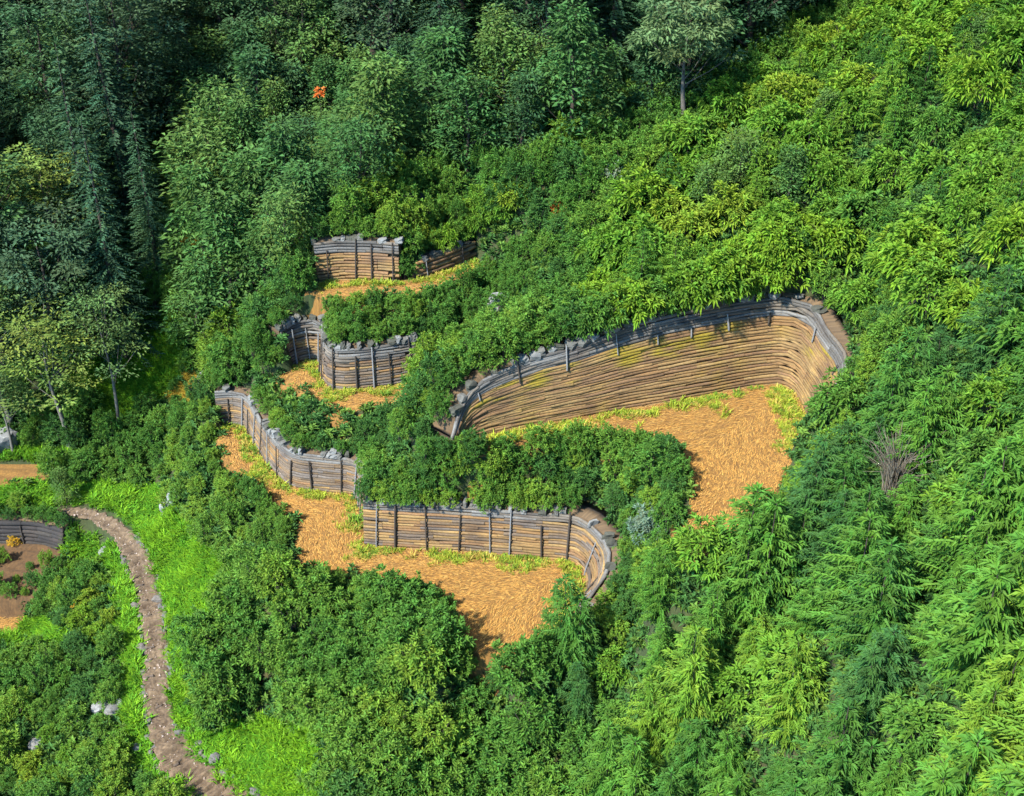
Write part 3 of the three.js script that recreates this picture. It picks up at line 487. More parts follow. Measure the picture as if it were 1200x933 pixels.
// broadleaf tree: bent trunk, limbs, crown of leaf clumps with gaps between them
function treeGeo(seed, o) {
  const r = rng(seed), g = new GB(), st = new GB(), bark = o.bark || BARK, lean = (r() - 0.5) * 0.12 * o.h;
  const tr = f => [lean * f + 0.12 * Math.sin(f * 4 + seed), o.h * 0.86 * f, 0.12 * Math.cos(f * 5 + seed)];
  st.tube([0, 0.1, 0.25, 0.45, 0.65, 0.85, 1].map(f => [...tr(f).map((v, k) => k === 1 ? v - (f ? 0 : 0.3) : v), o.trunk * (1.15 - f) + (f ? 0 : 0.06)]), 8, bark);
  for (let c = 0; c < o.clumps; c++) {
    const t = (c + r()) / o.clumps, f = lerp(o.from, 1, t ** 0.85), a = c * 2.399 + r() * 0.9;
    const prof = o.profile(f), R = o.w * prof * Math.sqrt(lerp(0.15, 1, r())), b = tr(Math.max(0.15, f - 0.18)), x = b[0] + Math.cos(a) * R, z = b[2] + Math.sin(a) * R, y = o.h * f + (r() - 0.5) * 0.08 * o.h;
    if (c % 3 === 0) st.tube([[...b, o.trunk * 0.35 * (1.2 - f)], [lerp(b[0], x, 0.55), lerp(b[1], y, 0.45), lerp(b[2], z, 0.55), o.trunk * 0.22 * (1.2 - f)], [x, y - 0.1, z, 0.015]], 5, bark, false);
    const cr = o.cr * (0.7 + 0.6 * r()), col = tone(r, 0.7, 0.6);
    for (let i = 0; i < o.per; i++) {
      const aa = r() * TW, u = r() * 2 - 1, s = Math.sqrt(1 - u * u), q = Math.cbrt(r()) * cr, dx = Math.cos(aa) * s, dz = Math.sin(aa) * s, fl = 0.82 + 0.36 * r(), ax = Math.cos(aa + 0.8 * (r() - 0.5)), az = Math.sin(aa + 0.8 * (r() - 0.5)), el = (r() - 0.35) * 0.9;
      g.leaf(x + dx * q, y + u * q * o.flat, z + dz * q, ax * Math.cos(el), Math.sin(el), az * Math.cos(el), o.len * (0.7 + 0.6 * r()), o.wid * (0.75 + 0.5 * r()), [col[0] * fl, col[1] * fl, col[2] * fl], o.droop * r(), (r() - 0.5) * 1.2);
    }
  }
  return { crown: g.build(), trunk: st.build(true) };
}
function coniferGeo(seed, o) {
  const r = rng(seed), g = new GB(), st = new GB();
  st.tube([0, 0.3, 0.7, 1].map(f => [0.05 * Math.sin(f * 5 + seed), o.h * f - (f ? 0 : 0.3), 0.05 * Math.cos(f * 4), 0.16 * (1.05 - f)]), 7, BARK);
  const tiers = Math.round(o.h / 0.34);
  for (let t = 0; t < tiers; t++) {
    const f = lerp(0.06, 1, t / tiers), R0 = o.w * (1 - f) ** 0.8 + 0.12, m = Math.round(lerp(11, 4, f));
    for (let b = 0; b < m; b++) {
      const a = b / m * TW + t * 0.9 + r() * 0.7, R = R0 * (0.65 + 0.5 * r()), ca = Math.cos(a), sa = Math.sin(a), n = Math.max(3, Math.round(R / 0.135)), col = tone(r), y = o.h * f;
      for (let s = 1; s <= n; s++) { const e = s / n; for (const sd of [-1, 1]) { const dx = ca - sa * sd * 0.9, dz = sa + ca * sd * 0.9, l = Math.hypot(dx, dz), fl = 0.85 + 0.3 * r(); g.leaf(ca * R * e, y - R * (0.02 * e + 0.18 * e * e) + 0.1 * (r() - 0.5), sa * R * e, dx / l, 0.05 + 0.3 * (r() - 0.5), dz / l, 0.28 * (1.15 - 0.4 * e) * (0.7 + 0.6 * r()), 0.085, [col[0] * fl, col[1] * fl, col[2] * fl], 0.22, sd * 0.3); } }
    }
  }
  rosette(g, r, 0, o.h, 0, 0, 1, 0, 8, 0.35, 0.08, 0.1, [1.2, 1.1, 0.9]);
  return { crown: g.build(), trunk: st.build(true) };
}
// slim tree with a bare crooked trunk and a spreading, drooping pale crown
const KINDNAMES = {
  hedge: ['mid green', 'fresh green', 'dark green', 'light green'], bright: ['lime green', 'bright green', 'yellow green', 'leaf green'], feather: ['deep green', 'fresh green', 'dark green', 'light green'],
  broadleaf: ['deep green', 'mid green', 'fresh green', 'greyish green'], young: ['mid green', 'fresh green', 'dark green', 'light green'], conifer: ['dark green', 'mid green'], airy: ['yellow green', 'olive green'] };
const round = f => Math.sqrt(clamp(1 - ((f - 0.62) / 0.48) ** 2)), cone = f => clamp(1.25 * (1 - f) + 0.12), wide = f => f > 0.5 ? 1 - (f - 0.5) * 0.9 : 0.75;
const many = (n, fn) => Array.from({ length: n }, (_, i) => fn(i));
const KIND = {
  hedge: { geo: many(5, i => shrubGeo(100 + i, { h: 1.85, w: 0.72, shoots: 210, n: 8, len: 0.17, wid: 0.06, droop: 0.2, lump: 0.75, up: 0.95 })), mats: [[0.066, 0.165, 0.02], [0.095, 0.2, 0.022], [0.048, 0.13, 0.022], [0.135, 0.24, 0.022]] },
  bright: { geo: many(5, i => shrubGeo(200 + i, { h: 1.9, w: 0.95, shoots: 170, n: 8, len: 0.24, wid: 0.085, droop: 0.35, lump: 0.6, up: 0.4 })), mats: [[0.13, 0.24, 0.014], [0.10, 0.21, 0.016], [0.17, 0.26, 0.018], [0.075, 0.175, 0.02]] },
  feather: { geo: many(5, i => featherGeo(300 + i, { h: 3.3, w: 1.0, leaders: 2 + i % 2, tier: 0.21, len: 0.21, wid: 0.052, droop: 0.3 })), mats: [[0.05, 0.14, 0.018], [0.07, 0.175, 0.018], [0.038, 0.11, 0.022], [0.115, 0.22, 0.018]] },
  broadleaf: { geo: many(5, i => treeGeo(400 + i, { h: 8, w: 2.3, trunk: 0.17, clumps: 58, per: 110, cr: 0.74, flat: 0.55, from: 0.18, len: 0.23, wid: 0.11, droop: 0.4, profile: round })), mats: [[0.036, 0.088, 0.03], [0.046, 0.105, 0.034], [0.066, 0.135, 0.032], [0.05, 0.1, 0.04]], tree: 1 },
  young: { geo: many(4, i => treeGeo(500 + i, { h: 4, w: 1.25, trunk: 0.08, clumps: 46, per: 48, cr: 0.5, flat: 0.8, from: 0.12, len: 0.22, wid: 0.1, droop: 0.4, profile: i % 2 ? cone : round })), mats: [[0.045, 0.12, 0.026], [0.06, 0.14, 0.028], [0.038, 0.1, 0.03], [0.085, 0.16, 0.03]], tree: 1 },
  conifer: { geo: many(3, i => coniferGeo(600 + i, { h: 10, w: 1.75 + 0.2 * i })), mats: [[0.03, 0.08, 0.034], [0.038, 0.095, 0.036]], tree: 1 },
  airy: { geo: many(3, i => treeGeo(700 + i, { h: 7, w: 2.3, trunk: 0.11, clumps: 34, per: 80, cr: 0.85, flat: 0.26, from: 0.5, len: 0.22, wid: 0.1, droop: 0.3, profile: wide, bark: [0.3, 0.27, 0.23] })), mats: [[0.15, 0.215, 0.036], [0.085, 0.15, 0.036]], tree: 1 },
};
for (const k in KIND) KIND[k].mats = KIND[k].mats.map(c => leafMat(...c));
function plant(kind, x, z, s, r, name, label, category, group, opt = {}) {
  const K = KIND[kind], q = K.geo[opt.variant ?? Math.floor(r() * K.geo.length)], mi = opt.tint ?? Math.floor(r() * K.mats.length), m = opt.mat ?? K.mats[mi], o = new THREE.Group();
  for (const k in q) part(o, k, q[k], k === 'foliage' || k === 'crown' ? m : barkMat);
  o.position.set(x, (opt.y ?? ground(x, z)) - 0.04, z); o.rotation.set((r() - 0.5) * 0.12, r() * TW, (r() - 0.5) * 0.12);
  const w = opt.wide ?? 1; o.scale.set(s * w * (0.9 + 0.2 * r()), s * (0.88 + 0.24 * r()), s * w * (0.9 + 0.2 * r()));
  if (opt.auto) label = (s > opt.auto[1] ? 'tall ' : s < opt.auto[0] ? 'low ' : '') + KINDNAMES[kind][mi] + ' ' + label;
  return add(o, name, label, category, group);
}
// ---------------------------------------------------------------- planting zones (traced on the photograph, laid on the ground)
const Z = {
  grass: [
    [[150, 640], [165, 618], [188, 596], [215, 600], [242, 640], [285, 664], [278, 712], [228, 762], [200, 755], [186, 715], [178, 670]],
    [[232, 868], [270, 850], [330, 842], [375, 858], [392, 940], [300, 945], [250, 905]],
    [[-150, 570], [60, 568], [195, 568], [203, 590], [165, 614], [100, 600], [-150, 598]],
    [[-150, 528], [110, 528], [102, 550], [-150, 551]],
    [[-150, 745], [55, 722], [80, 742], [72, 768], [0, 775], [-150, 780]],
  ],
  yellow: [[[196, 470], [222, 440], [238, 440], [236, 468], [212, 480]]],
  clearing: [[[55, 392], [120, 372], [200, 365], [222, 420], [196, 470], [150, 500], [120, 500]]],
  forest: [[[-500, 518], [0, 512], [100, 492], [120, 455], [60, 420], [60, 372], [200, 345], [228, 330], [232, 400], [262, 405], [330, 365], [362, 300], [400, 262], [470, 222], [560, 205], [640, 190], [760, 150], [850, 110], [930, 45], [1010, -10], [1010, -300], [-500, -300]]],
  bright: [[[690, 330], [720, 270], [800, 190], [900, 120], [1000, 40], [1100, -300], [1700, -300], [1700, 430], [1020, 430], [975, 340], [900, 320], [800, 345], [715, 410], [690, 390]]],
  feather: [[[700, 960], [650, 800], [700, 720], [760, 690], [850, 660], [930, 560], [1000, 470], [1060, 430], [1700, 430], [1700, 1400], [700, 1400]]],
};
const inZone = (z, u, v) => Z[z].some(p => inPoly(p, u, v));
const polyDist = (t, x, z) => lineDist([...t.poly, t.poly[0]], x, z)[0];
const nearTerrace = (x, z, d) => terraces.some(t => inPoly(t.poly, x, z) || lineDist(t.wallW, x, z)[0] < d * 1.1 || lineDist([t.wallW[t.wallW.length - 1], ...t.frontW, t.wallW[0]], x, z)[0] < d * 0.6);
const taken = [];
function poisson(seed, x0, x1, z0, z1, gap, fn) { // jittered points, each at least gap(x,z) from the earlier ones
  const r = rng(seed), cell = 1, grid = new Map(); let n = 0;
  const tries = Math.round((x1 - x0) * (z1 - z0) * 9);
  for (let i = 0; i < tries; i++) {
    const x = lerp(x0, x1, r()), z = lerp(z0, z1, r()), y = ground(x, z), [u, v, d] = pix(x, y, z), g = gap(x, z, u, v, d); if (!g) continue;
    let ok = true; const m = Math.ceil(g / cell), ci = Math.floor(x / cell), cj = Math.floor(z / cell);
    for (let a = -m; ok && a <= m; a++) for (let b = -m; ok && b <= m; b++) for (const q of grid.get((ci + a) + ',' + (cj + b)) || []) if (Math.hypot(q[0] - x, q[1] - z) < g) { ok = false; break; }
    if (!ok) continue;
    const key = ci + ',' + cj; grid.has(key) ? grid.get(key).push([x, z]) : grid.set(key, [[x, z]]);
    fn(x, y, z, u, v, r); n++;
  }
  return n;
}
const blocked = (x, z, u, v, clear) => nearTerrace(x, z, clear) || pathDist(x, z) < 0.9 + clear || ['grass', 'yellow', 'clearing'].some(k => inZone(k, u, v));
const counts = {};
const cnt = k => { counts[k] = (counts[k] || 0) + 1; };
// forest trees
const bigForest = (u, v) => v < 130 || u < 225;
const tintBy = (x, z, n, r) => Math.min(n - 1, Math.floor(clamp(0.5 + 0.55 * fbm(x * 0.22, z * 0.22, 5) + 0.35 * (r() - 0.5), 0, 0.999) * n));
poisson(1, -45, 30, -105, -38, (x, z, u, v) => {
  if (u < -160 || u > 1100 || v < -160 || v > 560 || !inZone('forest', u, v) || nearTerrace(x, z, 1.2) || (u < 130 && v > 440)) return 0;
  return bigForest(u, v) ? 2.7 : 1.6;
}, (x, y, z, u, v, r) => {
  const q = r(), side = u < 300 ? 'on the valley flank' : 'on the upper slope';
  if (bigForest(u, v)) {
    if (q < (u < 330 ? 0.5 : 0.34)) { cnt('conifer'); plant('conifer', x, z, 0.72 + 0.5 * r(), r, 'conifer_tree', 'conifer with drooping tiers in the forest ' + side, 'tree', 'conifers of the forest ' + side, { auto: [0.86, 1.08] }); }
    else { cnt('broadleaf'); plant('broadleaf', x, z, 0.72 + 0.55 * r(), r, 'forest_tree', 'broadleaf tree in the dense forest ' + side, 'tree', 'broadleaf trees of the forest ' + side, { auto: [0.88, 1.12] }); }
  } else { cnt('young'); plant('young', x, z, 0.75 + 0.65 * r(), r, 'young_tree', 'young tree in the thicket above the highest wall', 'tree', 'young trees of the thicket above the terraces', { auto: [0.92, 1.22] }); }
});
// shrubs
const hedges = [ // [outline of the ground it stands on, words, smallest, largest]
  [[[360, 420], [372, 335], [480, 335], [600, 300], [660, 330], [600, 400], [490, 420], [430, 410]], 'shrub in the hedge below the highest wall', 0.52, 0.2],
  [[[250, 500], [320, 425], [345, 440], [400, 490], [480, 470], [470, 560], [420, 585], [330, 560]], 'shrub in the hedge above the zigzag wall with pale posts', 0.5, 0.16],
  [[[430, 640], [415, 580], [470, 540], [530, 520], [840, 540], [840, 660], [720, 700], [690, 640]], 'shrub in the hedge above the close-posted wall', 0.68, 0.3],
  [[[480, 560], [470, 440], [600, 380], [720, 340], [720, 450], [560, 500]], 'shrub in the hedge at the end of the tall log wall', 0.7, 0.35],
  [[[190, 640], [190, 520], [260, 500], [330, 580], [350, 660], [250, 670]], 'shrub beside the curving strip of orange soil', 0.46, 0.22],
  [[[165, 505], [200, 455], [262, 455], [262, 500]], 'small bush below the yellow bank', 0.26, 0.14],
  [[[-200, 570], [0, 480], [240, 440], [260, 500], [190, 570]], 'bush in the dark hedge along the valley floor', 0.5, 0.35],
  [[[190, 1200], [190, 640], [360, 660], [520, 690], [560, 780], [720, 740], [720, 1200]], 'shrub in the broad hedge below the lower terrace', 0.76, 0.4],
];
// rim shrubs close under the front edge of each bed
const rim = [];
const crestWords = { lower: 'lower terrace wall', upper: 'tall log wall', middle: 'short grey wall', top: 'highest wall', patch: 'low wall in the shaded recess' };
for (const [id, lo, hi, off] of [['lower', 0.5, 0.72, 0.48], ['upper', 0.55, 0.9, 0.84], ['middle', 0.45, 0.62, 0.46], ['top', 0.5, 0.72, 0.48], ['patch', 0.34, 0.5, 0.2]]) { // shrubs leaning over the crest of each wall
  const t = T[id], w = t.wallW, r = rng(id.length * 53), L = straightLen(w); 
  for (let d = 0.2; d < L[L.length - 1]; d += 0.5 + 0.3 * r()) {
    let i = 0; while (L[i + 1] < d) i++; const f = (d - L[i]) / (L[i + 1] - L[i]), a = w[i], b = w[i + 1], l = L[i + 1] - L[i], o = off + 0.25 * r(), x = lerp(a[0], b[0], f) + (b[1] - a[1]) / l * o, z = lerp(a[1], b[1], f) - (b[0] - a[0]) / l * o;
    if (terraces.some(q => inPoly(q.poly, x, z) || q !== t && lineDist(q.wallW, x, z)[0] < 0.55) || lineDist(w, x, z)[0] < o - 0.15 || (id === 'lower' || id === 'upper') && i > w.length - 5) continue;
    const lime = id === 'upper' && d > L[L.length - 1] * 0.3;
    rim.push([x, z]); plant(lime ? 'bright' : 'hedge', x, z, lerp(lo, hi, r()) * (id === 'lower' && i < 7 ? 0.72 : lime ? 1.3 : 1), r, 'crest_shrub', 'shrub leaning over the crest of the ' + crestWords[id], 'shrub', 'shrubs on the wall crests', { y: Math.max(ground(x, z), t.y + lerp(t.h[i], t.h[i + 1], f) - 0.12), auto: [lerp(lo, hi, 0.3), lerp(lo, hi, 0.7)], tint: lime ? undefined : [2, 0, 1, 3][tintBy(x, z, 4, r)] });
  }
}
for (const t of terraces) for (const end of [0, 1]) { // shrubs tucked round the open ends of the walls
  if (t.id === 'strip' || t.id === 'patch2') continue;
  const w = t.wallW, n = w.length, a = w[end ? n - 1 : 0], b = w[end ? n - 2 : 1], l = Math.hypot(a[0] - b[0], a[1] - b[1]), ex = (a[0] - b[0]) / l, ez = (a[1] - b[1]) / l, nr = bankNormal(t, end ? n - 1 : 0), r = rng(n * 7 + end), k = t.id === 'upper' ? 1.8 : t.id === 'lower' && end ? 1.9 : 1;
  for (const [e, o, y, s] of [[0.42, 0.1, 0, 0.42], [0.4, 0.6 * k, 0.4, 0.5], [0.35, 1.1 * k, 0.8, 0.55], [0.9, 0.45, 0, 0.5], [0.85, 1.0 * k, 0.4, 0.55], [-0.3, 0.75 * k, 1, 0.5]]) {
    const x = a[0] + ex * e + nr[0] * o, z = a[1] + ez * e + nr[1] * o; if (terraces.some(q => inPoly(q.poly, x, z)) || pathDist(x, z) < 0.7 || (end && (t.id === 'lower' || t.id === 'upper') && o < 0.55 * k)) continue;
    rim.push([x, z]); plant('hedge', x, z, s * (0.85 + 0.3 * r()), r, 'wall_end_shrub', 'shrub tucked against the open end of a terrace wall', 'shrub', 'shrubs at the wall ends', { y: Math.max(ground(x, z), t.y + (t.h[0] - 0.2) * y), auto: [0.42, 0.55], tint: Math.floor(r() * 4) });
  }
}
{ const a = T.top.wallW[3], b = T.top.wallW[4], r = rng(3); for (const [f, o, s] of [[0.3, 0.25, 0.6], [0.8, 0.35, 0.5], [0.55, 0.7, 0.7]]) plant('hedge', lerp(a[0], b[0], f), lerp(a[1], b[1], f) - o, s, r, 'wall_end_shrub', 'shrub filling the break in the highest wall', 'shrub', 'shrubs in the break of the highest wall', { y: T.top.y + (o > 0.5 ? 0.5 : 0), auto: [0.55, 0.65] }); }
for (const [id, i0, o0] of [['lower', 12, 1.3], ['upper', 7, 1.75]]) { // shrubs crowding the back of the curled wall ends
  const t = T[id], w = t.wallW, r = rng(id.length * 91), L = straightLen(w);
  for (let d = L[i0]; d < L[L.length - 1] + 0.3; d += 0.42) for (const k of [0, 0.55]) {
    let i = i0; while (i < w.length - 2 && L[i + 1] < d) i++; const n = bankNormal(t, Math.min(w.length - 1, i + 1)), f = (d - L[i]) / (L[i + 1] - L[i]), o = o0 + k + 0.15 * r(), x = lerp(w[i][0], w[i + 1][0], f) + n[0] * o, z = lerp(w[i][1], w[i + 1][1], f) + n[1] * o;
    if (terraces.some(q => inPoly(q.poly, x, z) || q !== t && lineDist(q.wallW, x, z)[0] < 0.5)) continue;
    rim.push([x, z]); plant('hedge', x, z, 0.42 + 0.22 * r(), r, 'crest_shrub', 'shrub crowding the curled end of the ' + crestWords[id], 'shrub', 'shrubs on the wall crests', { y: Math.max(ground(x, z), t.y + lerp(t.h[i], t.h[i + 1], clamp(f)) - 0.25), auto: [0.48, 0.58], tint: Math.floor(r() * 4) });
  }
}
const endWalls = [[T.lower.wallW.slice(-4), 1.5], [T.upper.wallW.slice(-3), 1.5]];
const byEnd = (x, z) => endWalls.some(([w, d]) => lineDist(w, x, z)[0] < d);
for (const [id, lo, hi] of [['lower', 0.34, 0.5], ['upper', 0.5, 0.72], ['middle', 0.22, 0.32], ['top', 0.46, 0.62]]) {
  const t = T[id], w = t.frontW, r = rng(id.length * 31), L = straightLen(w); 
  for (let d = 0.3; d < L[L.length - 1]; d += 0.55 + 0.25 * r()) {
    let i = 0; while (L[i + 1] < d) i++; const f = (d - L[i]) / (L[i + 1] - L[i]), a = w[i], b = w[i + 1], l = L[i + 1] - L[i], o = 0.42 + 0.2 * r(), x = lerp(a[0], b[0], f) + (b[1] - a[1]) / l * o, z = lerp(a[1], b[1], f) - (b[0] - a[0]) / l * o;
    if (terraces.some(q => inPoly(q.poly, x, z) || lineDist(q.wallW, x, z)[0] < 0.45) || byEnd(x, z)) continue;
    rim.push([x, z]); plant('hedge', x, z, lerp(lo, hi, r()) * (id === 'lower' && i < 4 ? 1.45 : 1), r, 'rim_shrub', 'shrub on the front rim of the ' + { lower: 'lower terrace', upper: 'broad upper terrace', middle: 'small orange terrace', top: 'narrow highest bed' }[id], 'shrub', 'shrubs on the terrace rims', { auto: [lerp(lo, hi, 0.3), lerp(lo, hi, 0.7)], tint: [2, 0, 1, 3][tintBy(x, z, 4, r)] });
  }
}
console.log('rim', rim.length);
poisson(2, -32, 30, -72, -12, (x, z, u, v, d) => {
  if (u < -120 || u > 1330 || v < -80 || v > 1080) return 0;
  const k = inZone('bright', u, v) ? 'bright' : inZone('feather', u, v) ? 'feather' : inZone('forest', u, v) ? null : 'hedge';
  if (!k || terraceAt(x, z) || blocked(x, z, u, v, k === 'feather' ? 0.7 : 0.42) || byEnd(x, z) || rim.some(q => Math.hypot(q[0] - x, q[1] - z) < 0.5)) return 0;
  return { bright: 1.08, feather: 1.0, hedge: 0.7 }[k];
}, (x, y, z, u, v, r) => {
  if (inZone('bright', u, v) && r() < 0.26) { cnt('upright'); const q = r(); plant(q < 0.7 ? 'feather' : 'young', x, z, q < 0.7 ? 0.5 + 0.45 * r() : 0.4 + 0.3 * r(), r, 'upright_bush', 'upright bush among the shrubs of the open slope', 'bush', 'upright bushes on the open slope', { auto: [0.55, 0.8], tint: q < 0.7 ? [0, 1, 3, 3][Math.floor(r() * 4)] : 1 + 2 * Math.floor(r() * 2) }); }
  else if (inZone('bright', u, v)) { cnt('bright'); plant('bright', x, z, 0.7 + 0.6 * r(), r, 'bright_shrub', 'shrub on the open slope above the tall log wall', 'shrub', 'bright shrubs on the open slope', { auto: [0.85, 1.1], tint: [3, 1, 0, 2][tintBy(x, z, 4, r)] }); }
  else if (inZone('feather', u, v) && r() < (v < 620 ? 0.4 : 0.14)) { cnt('leafy'); plant('bright', x, z, 0.55 + 0.5 * r(), r, 'leafy_shrub', 'broad leaved shrub between the finger-leaved bushes', 'shrub', 'broad leaved shrubs among the feathery bushes', { auto: [0.7, 0.9], tint: r() < 0.7 ? 3 : 1 }); }
  else if (inZone('feather', u, v)) { cnt('feather'); plant('feather', x, z, 0.55 + 0.75 * r(), r, 'feathery_bush', 'bush with drooping finger leaves on the slope beside the broad terrace', 'bush', 'feathery bushes beside the broad terrace', { auto: [0.75, 1.08], tint: [2, 0, 1, 3][tintBy(x, z, 4, r)] }); }
  else if (u < 190 && v > 570 || (u < 240 && v > 760)) { cnt('valley'); const lime = noise(x * 0.5, z * 0.5, 9) > 0.12; plant(lime ? 'bright' : 'hedge', x, z, lime ? 0.32 + 0.25 * r() : 0.42 + 0.4 * r(), r, 'valley_bush', 'bush on the bank below the footpath', 'bush', 'bushes on the bank below the footpath', { auto: [0.42, 0.7] }); }
  else {
    const h = hedges.find(q => inPoly(q[0], u, v)) || [0, 'shrub in the thicket round the terraces', 0.7, 0.35]; cnt(h[1]);
    plant('hedge', x, z, h[2] + h[3] * r(), r, h[0] ? 'hedge_shrub' : 'thicket_shrub', h[1], h[1].startsWith('bush') ? 'bush' : 'shrub', h[1].replace(/^shrub|^bush/, 'shrubs'), { auto: [h[2] + h[3] * 0.3, h[2] + h[3] * 0.72], tint: h[1].includes('curving strip') ? (r() < 0.6 ? 3 : 1) : [2, 0, 1, 3][tintBy(x, z, 4, r)] });
  }
});
console.log(JSON.stringify(counts));
// grass and ground cover
{
  const r = rng(33), list = [], fern = [], gg = tuftGeo(8, 12, 0.34, 0.26, 0.03), fg = (() => { const g = new GB(), q = rng(12); for (let i = 0; i < 5; i++) rosette(g, q, (q() - 0.5) * 0.35, 0.12 + 0.2 * q(), (q() - 0.5) * 0.35, q() - 0.5, 1, q() - 0.5, 7, 0.24, 0.085, 0.35, tone(q)); return g.build(); })();
  for (let i = 0; i < 260000; i++) {
    const x = lerp(-32, 30, r()), z = lerp(-75, -12, r()); const y = ground(x, z), [u, v] = pix(x, y, z); if (u < -120 || u > 1320 || v < -60 || v > 1060) continue;
    const pd = pathDist(x, z);
    if (nearTerrace(x, z, 0.06) || terraces.some(t => { const b = lineDist(t.wallW, x, z), q = b[1] + b[2]; return q > 0 && q < t.wallW.length - 1 && b[0] < (t.id === 'upper' ? 1.3 : 0.75); }) || pd < 0.35 + 0.35 * Math.sqrt(r())) continue;
    const f = 0.75 + 0.5 * r(), s = 0.7 + 0.7 * r(), n = fbm(x * 0.5, z * 0.5), ti = () => (r() - 0.5) * 0.4;
    const gz = inZone('grass', u, v) || pd < 1.25, yz = inZone('yellow', u, v), sz = inZone('clearing', u, v);
    if (gz || yz || sz) { const c = yz ? [0.42, 0.3, 0.035] : r() < 0.5 + n * 0.4 ? [0.16, 0.33, 0.012] : [0.09, 0.25, 0.012]; for (let k = 0; k < 3; k++) { const xx = x + (r() - 0.5) * 0.3, zz = z + (r() - 0.5) * 0.3; list.push([xx, ground(xx, zz) - 0.02, zz, r() * TW, ti(), ti(), s, s * (0.8 + 0.5 * n), s, c[0] * f, c[1] * f, c[2] * f]); } }
    else if (r() < 0.45) { const c = r() < 0.35 + 0.4 * n ? [0.10, 0.18, 0.025] : [0.05, 0.125, 0.025]; fern.push([x, y - 0.03, z, r() * TW, ti(), ti(), s * 0.9, s * 0.9, s * 0.9, c[0] * f, c[1] * f, c[2] * f]); }
  }
  instanced(gg, leafyV, list, 'meadow_grass', 'bright green meadow grass beside the footpath and in the valley', 'grass');
  instanced(fg, leafyV, fern, 'ground_cover', 'low leafy ground cover filling the gaps between shrubs on the slope', 'ground cover');
  console.log('grass', list.length, 'fern', fern.length);
}
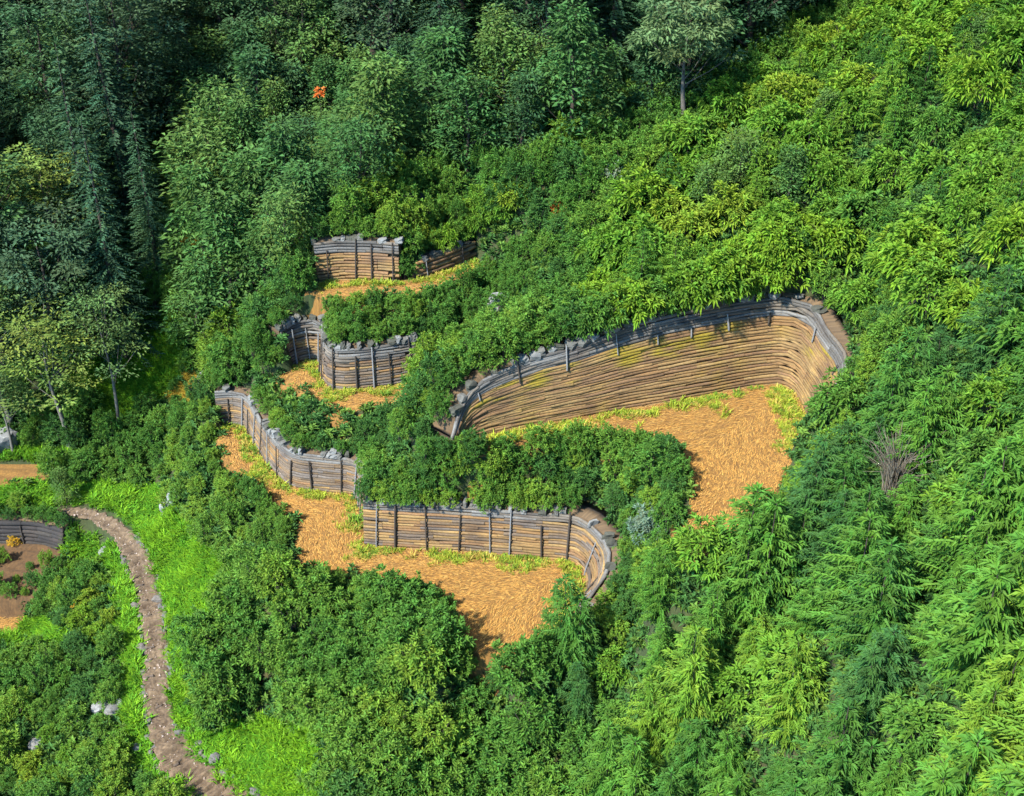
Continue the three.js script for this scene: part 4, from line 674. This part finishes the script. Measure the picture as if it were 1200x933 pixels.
// ---------------------------------------------------------------- single plants that stand out
{
  const r = rng(404), base = (u, v, d) => { const p = onD(u, v, d); return [p[0], p[2]]; };
  const hit = (u, v) => { const d = ray(u, v); for (let t = 15; t < 130; t += 0.1) { const x = d[0] * t, y = EYE + d[1] * t, z = d[2] * t; if (y < ground(x, z)) return [x, z]; } return [0, -60]; };
  let p;
  for (const [u, v, s, tint, variant, w, label] of [
    [80, 528, 0.92, 0, 0, 1.05, 'slender tree with flat yellow green layers standing in front of the forest'],
    [142, 500, 0.86, 1, 1, 0.95, 'olive green layered tree with pale trunk next to the slender yellow tree'],
    [16, 532, 0.6, 1, 2, 0.9, 'small tree with a pale trunk beside the white boulder'],
    [10, 500, 1.05, 1, 1, 1.0, 'tall layered olive green tree behind the white boulder'],
    [70, 330, 1.0, 0, 2, 1.1, 'yellow tipped layered tree among the dark forest trees of the flank']]) { p = hit(u, v); plant('airy', p[0], p[1], s, r, 'layered_tree', label, 'tree', null, { tint, variant, wide: w }); }
  p = hit(78, 592); plant('young', p[0], p[1], 0.42, r, 'sapling', 'small light green sapling on the grass of the valley floor', 'tree', null, { tint: 3, variant: 1 });
  p = hit(150, 420); plant('conifer', p[0], p[1], 1.12, r, 'conifer_tree', 'tallest dark spire-shaped conifer at the forest edge above the valley', 'tree', null, { tint: 0, variant: 0, wide: 0.95 });
  // crooked pale tree leaning out of the dark gully
  KIND.crooked = { geo: [treeGeo(811, { h: 5.8, w: 2.7, trunk: 0.13, clumps: 34, per: 80, cr: 0.7, flat: 0.35, from: 0.6, len: 0.28, wid: 0.1, droop: 0.6, profile: wide, bark: [0.24, 0.21, 0.18] })], mats: [leafMat(0.1, 0.16, 0.055)] };
  p = hit(798, 165); plant('crooked', p[0], p[1], 0.95, r, 'crooked_tree', 'pale tree with a bare crooked grey trunk at the dark gully', 'tree');
  // pale-leaved shrubs
  const pale = leafMat(0.2, 0.27, 0.17), silver = leafMat(0.13, 0.2, 0.13), rust = leafMat(0.55, 0.16, 0.03), gold = leafMat(0.55, 0.36, 0.03);
  for (const [u, v, s, m, label] of [
    [718, 232, 0.85, pale, 'pale leaved shrub below the dark gully by the white rocks'], [266, 432, 0.7, pale, 'pale whitish shrub behind the hedge at the yellow bank'],
    [758, 640, 0.8, silver, 'silvery green shrub at the curved end of the close-posted wall'], [775, 690, 0.7, silver, 'silvery green bush just below the curved end of the close-posted wall'],
    [90, 722, 0.28, gold, 'small golden yellow bush on the bank below the footpath'], [18, 640, 0.35, gold, 'orange yellow flowering bush by the low wall in the shaded recess'], [655, 262, 0.5, rust, 'small rusty brown bush on the wooded slope'], [225, 300, 0.6, gold, 'yellowish bush at the forest foot'], [208, 592, 0.4, pale, 'pale dry shrub by the rocks at the hedge foot']]) { p = hit(u, v); plant('hedge', p[0], p[1], s, r, 'pale_shrub', label, 'shrub', null, { mat: m }); }
  for (const [u, v, s] of [[520, 562, 0.66], [540, 576, 0.62], [556, 560, 0.6], [578, 572, 0.66], [528, 592, 0.6], [500, 575, 0.68], [562, 592, 0.58], [592, 556, 0.6], [508, 546, 0.62], [548, 546, 0.5], [482, 600, 0.62], [470, 580, 0.66], [505, 610, 0.55], [535, 560, 0.6], [600, 590, 0.6], [455, 600, 0.66], [440, 622, 0.6]]) { p = hit(u, v); plant('hedge', p[0], p[1], s, r, 'hedge_shrub', 'shrub in the hedge above the close-posted wall', 'shrub', 'shrubs in the hedge above the close-posted wall', { auto: [0.58, 0.66] }); }
  for (const [f, o, s] of [[0.02, 0.35, 0.55], [0.1, 0.3, 0.6], [0.17, 0.28, 0.55], [0.24, 0.3, 0.6], [0.06, 0.75, 0.65], [0.2, 0.8, 0.65], [0.32, 0.36, 0.5], [0.42, 0.4, 0.5], [0.6, 0.4, 0.48], [0.75, 0.4, 0.5]]) { const a = T.lower.wallW[9], b = T.lower.wallW[13]; plant('hedge', lerp(a[0], b[0], f), lerp(a[1], b[1], f) - o, s, r, 'crest_shrub', 'shrub leaning over the crest of the close-posted wall', 'shrub', 'shrubs on the wall crests', { y: T.lower.y + 1.6, auto: [0.52, 0.58] }); }
  for (const [u, v, s] of [[520, 300, 0.6], [540, 285, 0.65], [560, 272, 0.7], [585, 262, 0.7], [500, 290, 0.5], [570, 250, 0.7], [600, 245, 0.75], [545, 262, 0.6]]) { p = hit(u, v); plant('bright', p[0], p[1], s, r, 'lime_shrub', 'lime green shrub just above the low broken wall', 'shrub', 'lime shrubs above the low broken wall', { tint: Math.floor(r() * 3), auto: [0.62, 0.69] }); }
  for (const [u, v, s] of [[-8, 694, 0.6], [40, 690, 0.42], [56, 664, 0.4], [12, 702, 0.4], [-20, 668, 0.55], [36, 668, 0.24], [20, 684, 0.2], [72, 670, 0.42], [50, 708, 0.4], [66, 690, 0.4], [4, 660, 0.4], [30, 700, 0.25]]) { p = hit(u, v); plant('hedge', p[0], p[1], s, r, 'valley_bush', 'bush at the edge of the brown garden bed', 'bush', 'bushes at the edge of the brown garden bed', { auto: [0.3, 0.5] }); }
  { // pale shrub hanging over the crest of the tall wall
    const q = T.upper.wallW[7], n = bankNormal(T.upper, 7); plant('bright', q[0] + n[0] * 1.0, q[1] + n[1] * 1.0, 0.45, r, 'pale_shrub', 'pale green shrub hanging over the crest of the tall log wall', 'shrub', null, { mat: pale, y: T.upper.y + T.upper.h[7] - 0.1 });
  }
  { // orange-leaved sapling top showing in the dark canopy
    const b = base(378, 160, 55), y0 = ground(b[0], b[1]), g = new GB(), st = new GB(), q = rng(9); let h = 2; while (h < 9 && pix(b[0], y0 + h, b[1])[1] > 108) h += 0.1;
    st.tube([[0, -0.2, 0, 0.05], [0.08, h * 0.5, 0, 0.035], [0, h, 0, 0.012]], 6, BARK);
    for (let i = 0; i < 12; i++) rosette(g, q, (q() - 0.5) * 0.45, h + (q() - 0.6) * 0.35, (q() - 0.5) * 0.45, q() - 0.5, 0.6, q() - 0.3, 8, 0.2, 0.09, 0.3, tone(q));
    const o = new THREE.Group(); part(o, 'trunk', st.build(true), barkMat); part(o, 'crown', g.build(), leafMat(0.6, 0.17, 0.03)); o.position.set(b[0], y0, b[1]); add(o, 'sapling', 'slender sapling with a small orange leafed top in the dark forest', 'tree');
  }
  { // dry, dead stalks among the shrubs of the right slope
    p = hit(1042, 590); const g = new GB(), q = rng(21);
    for (let i = 0; i < 150; i++) { const a = q() * TW, s = 0.2 + 0.9 * q(), h = 1.3 + 1.0 * q(), c = pick(q, [[0.36, 0.29, 0.2], [0.26, 0.2, 0.14], [0.46, 0.4, 0.3]]); g.tube([[0.4 * (q() - 0.5), -0.05, 0.4 * (q() - 0.5), 0.009], [Math.cos(a) * s * 0.45, h * 0.7, Math.sin(a) * s * 0.45, 0.009], [Math.cos(a) * s, h * (0.75 + 0.3 * q()), Math.sin(a) * s, 0.004]], 4, c, false); }
    const m = new THREE.Mesh(g.build(true), barkMat); m.position.set(p[0], ground(p[0], p[1]), p[1]); add(m, 'dead_stalks', 'tuft of dry greyish brown dead stalks among the green shrubs', 'plant');
  }
}
renderer.render(scene, camera);
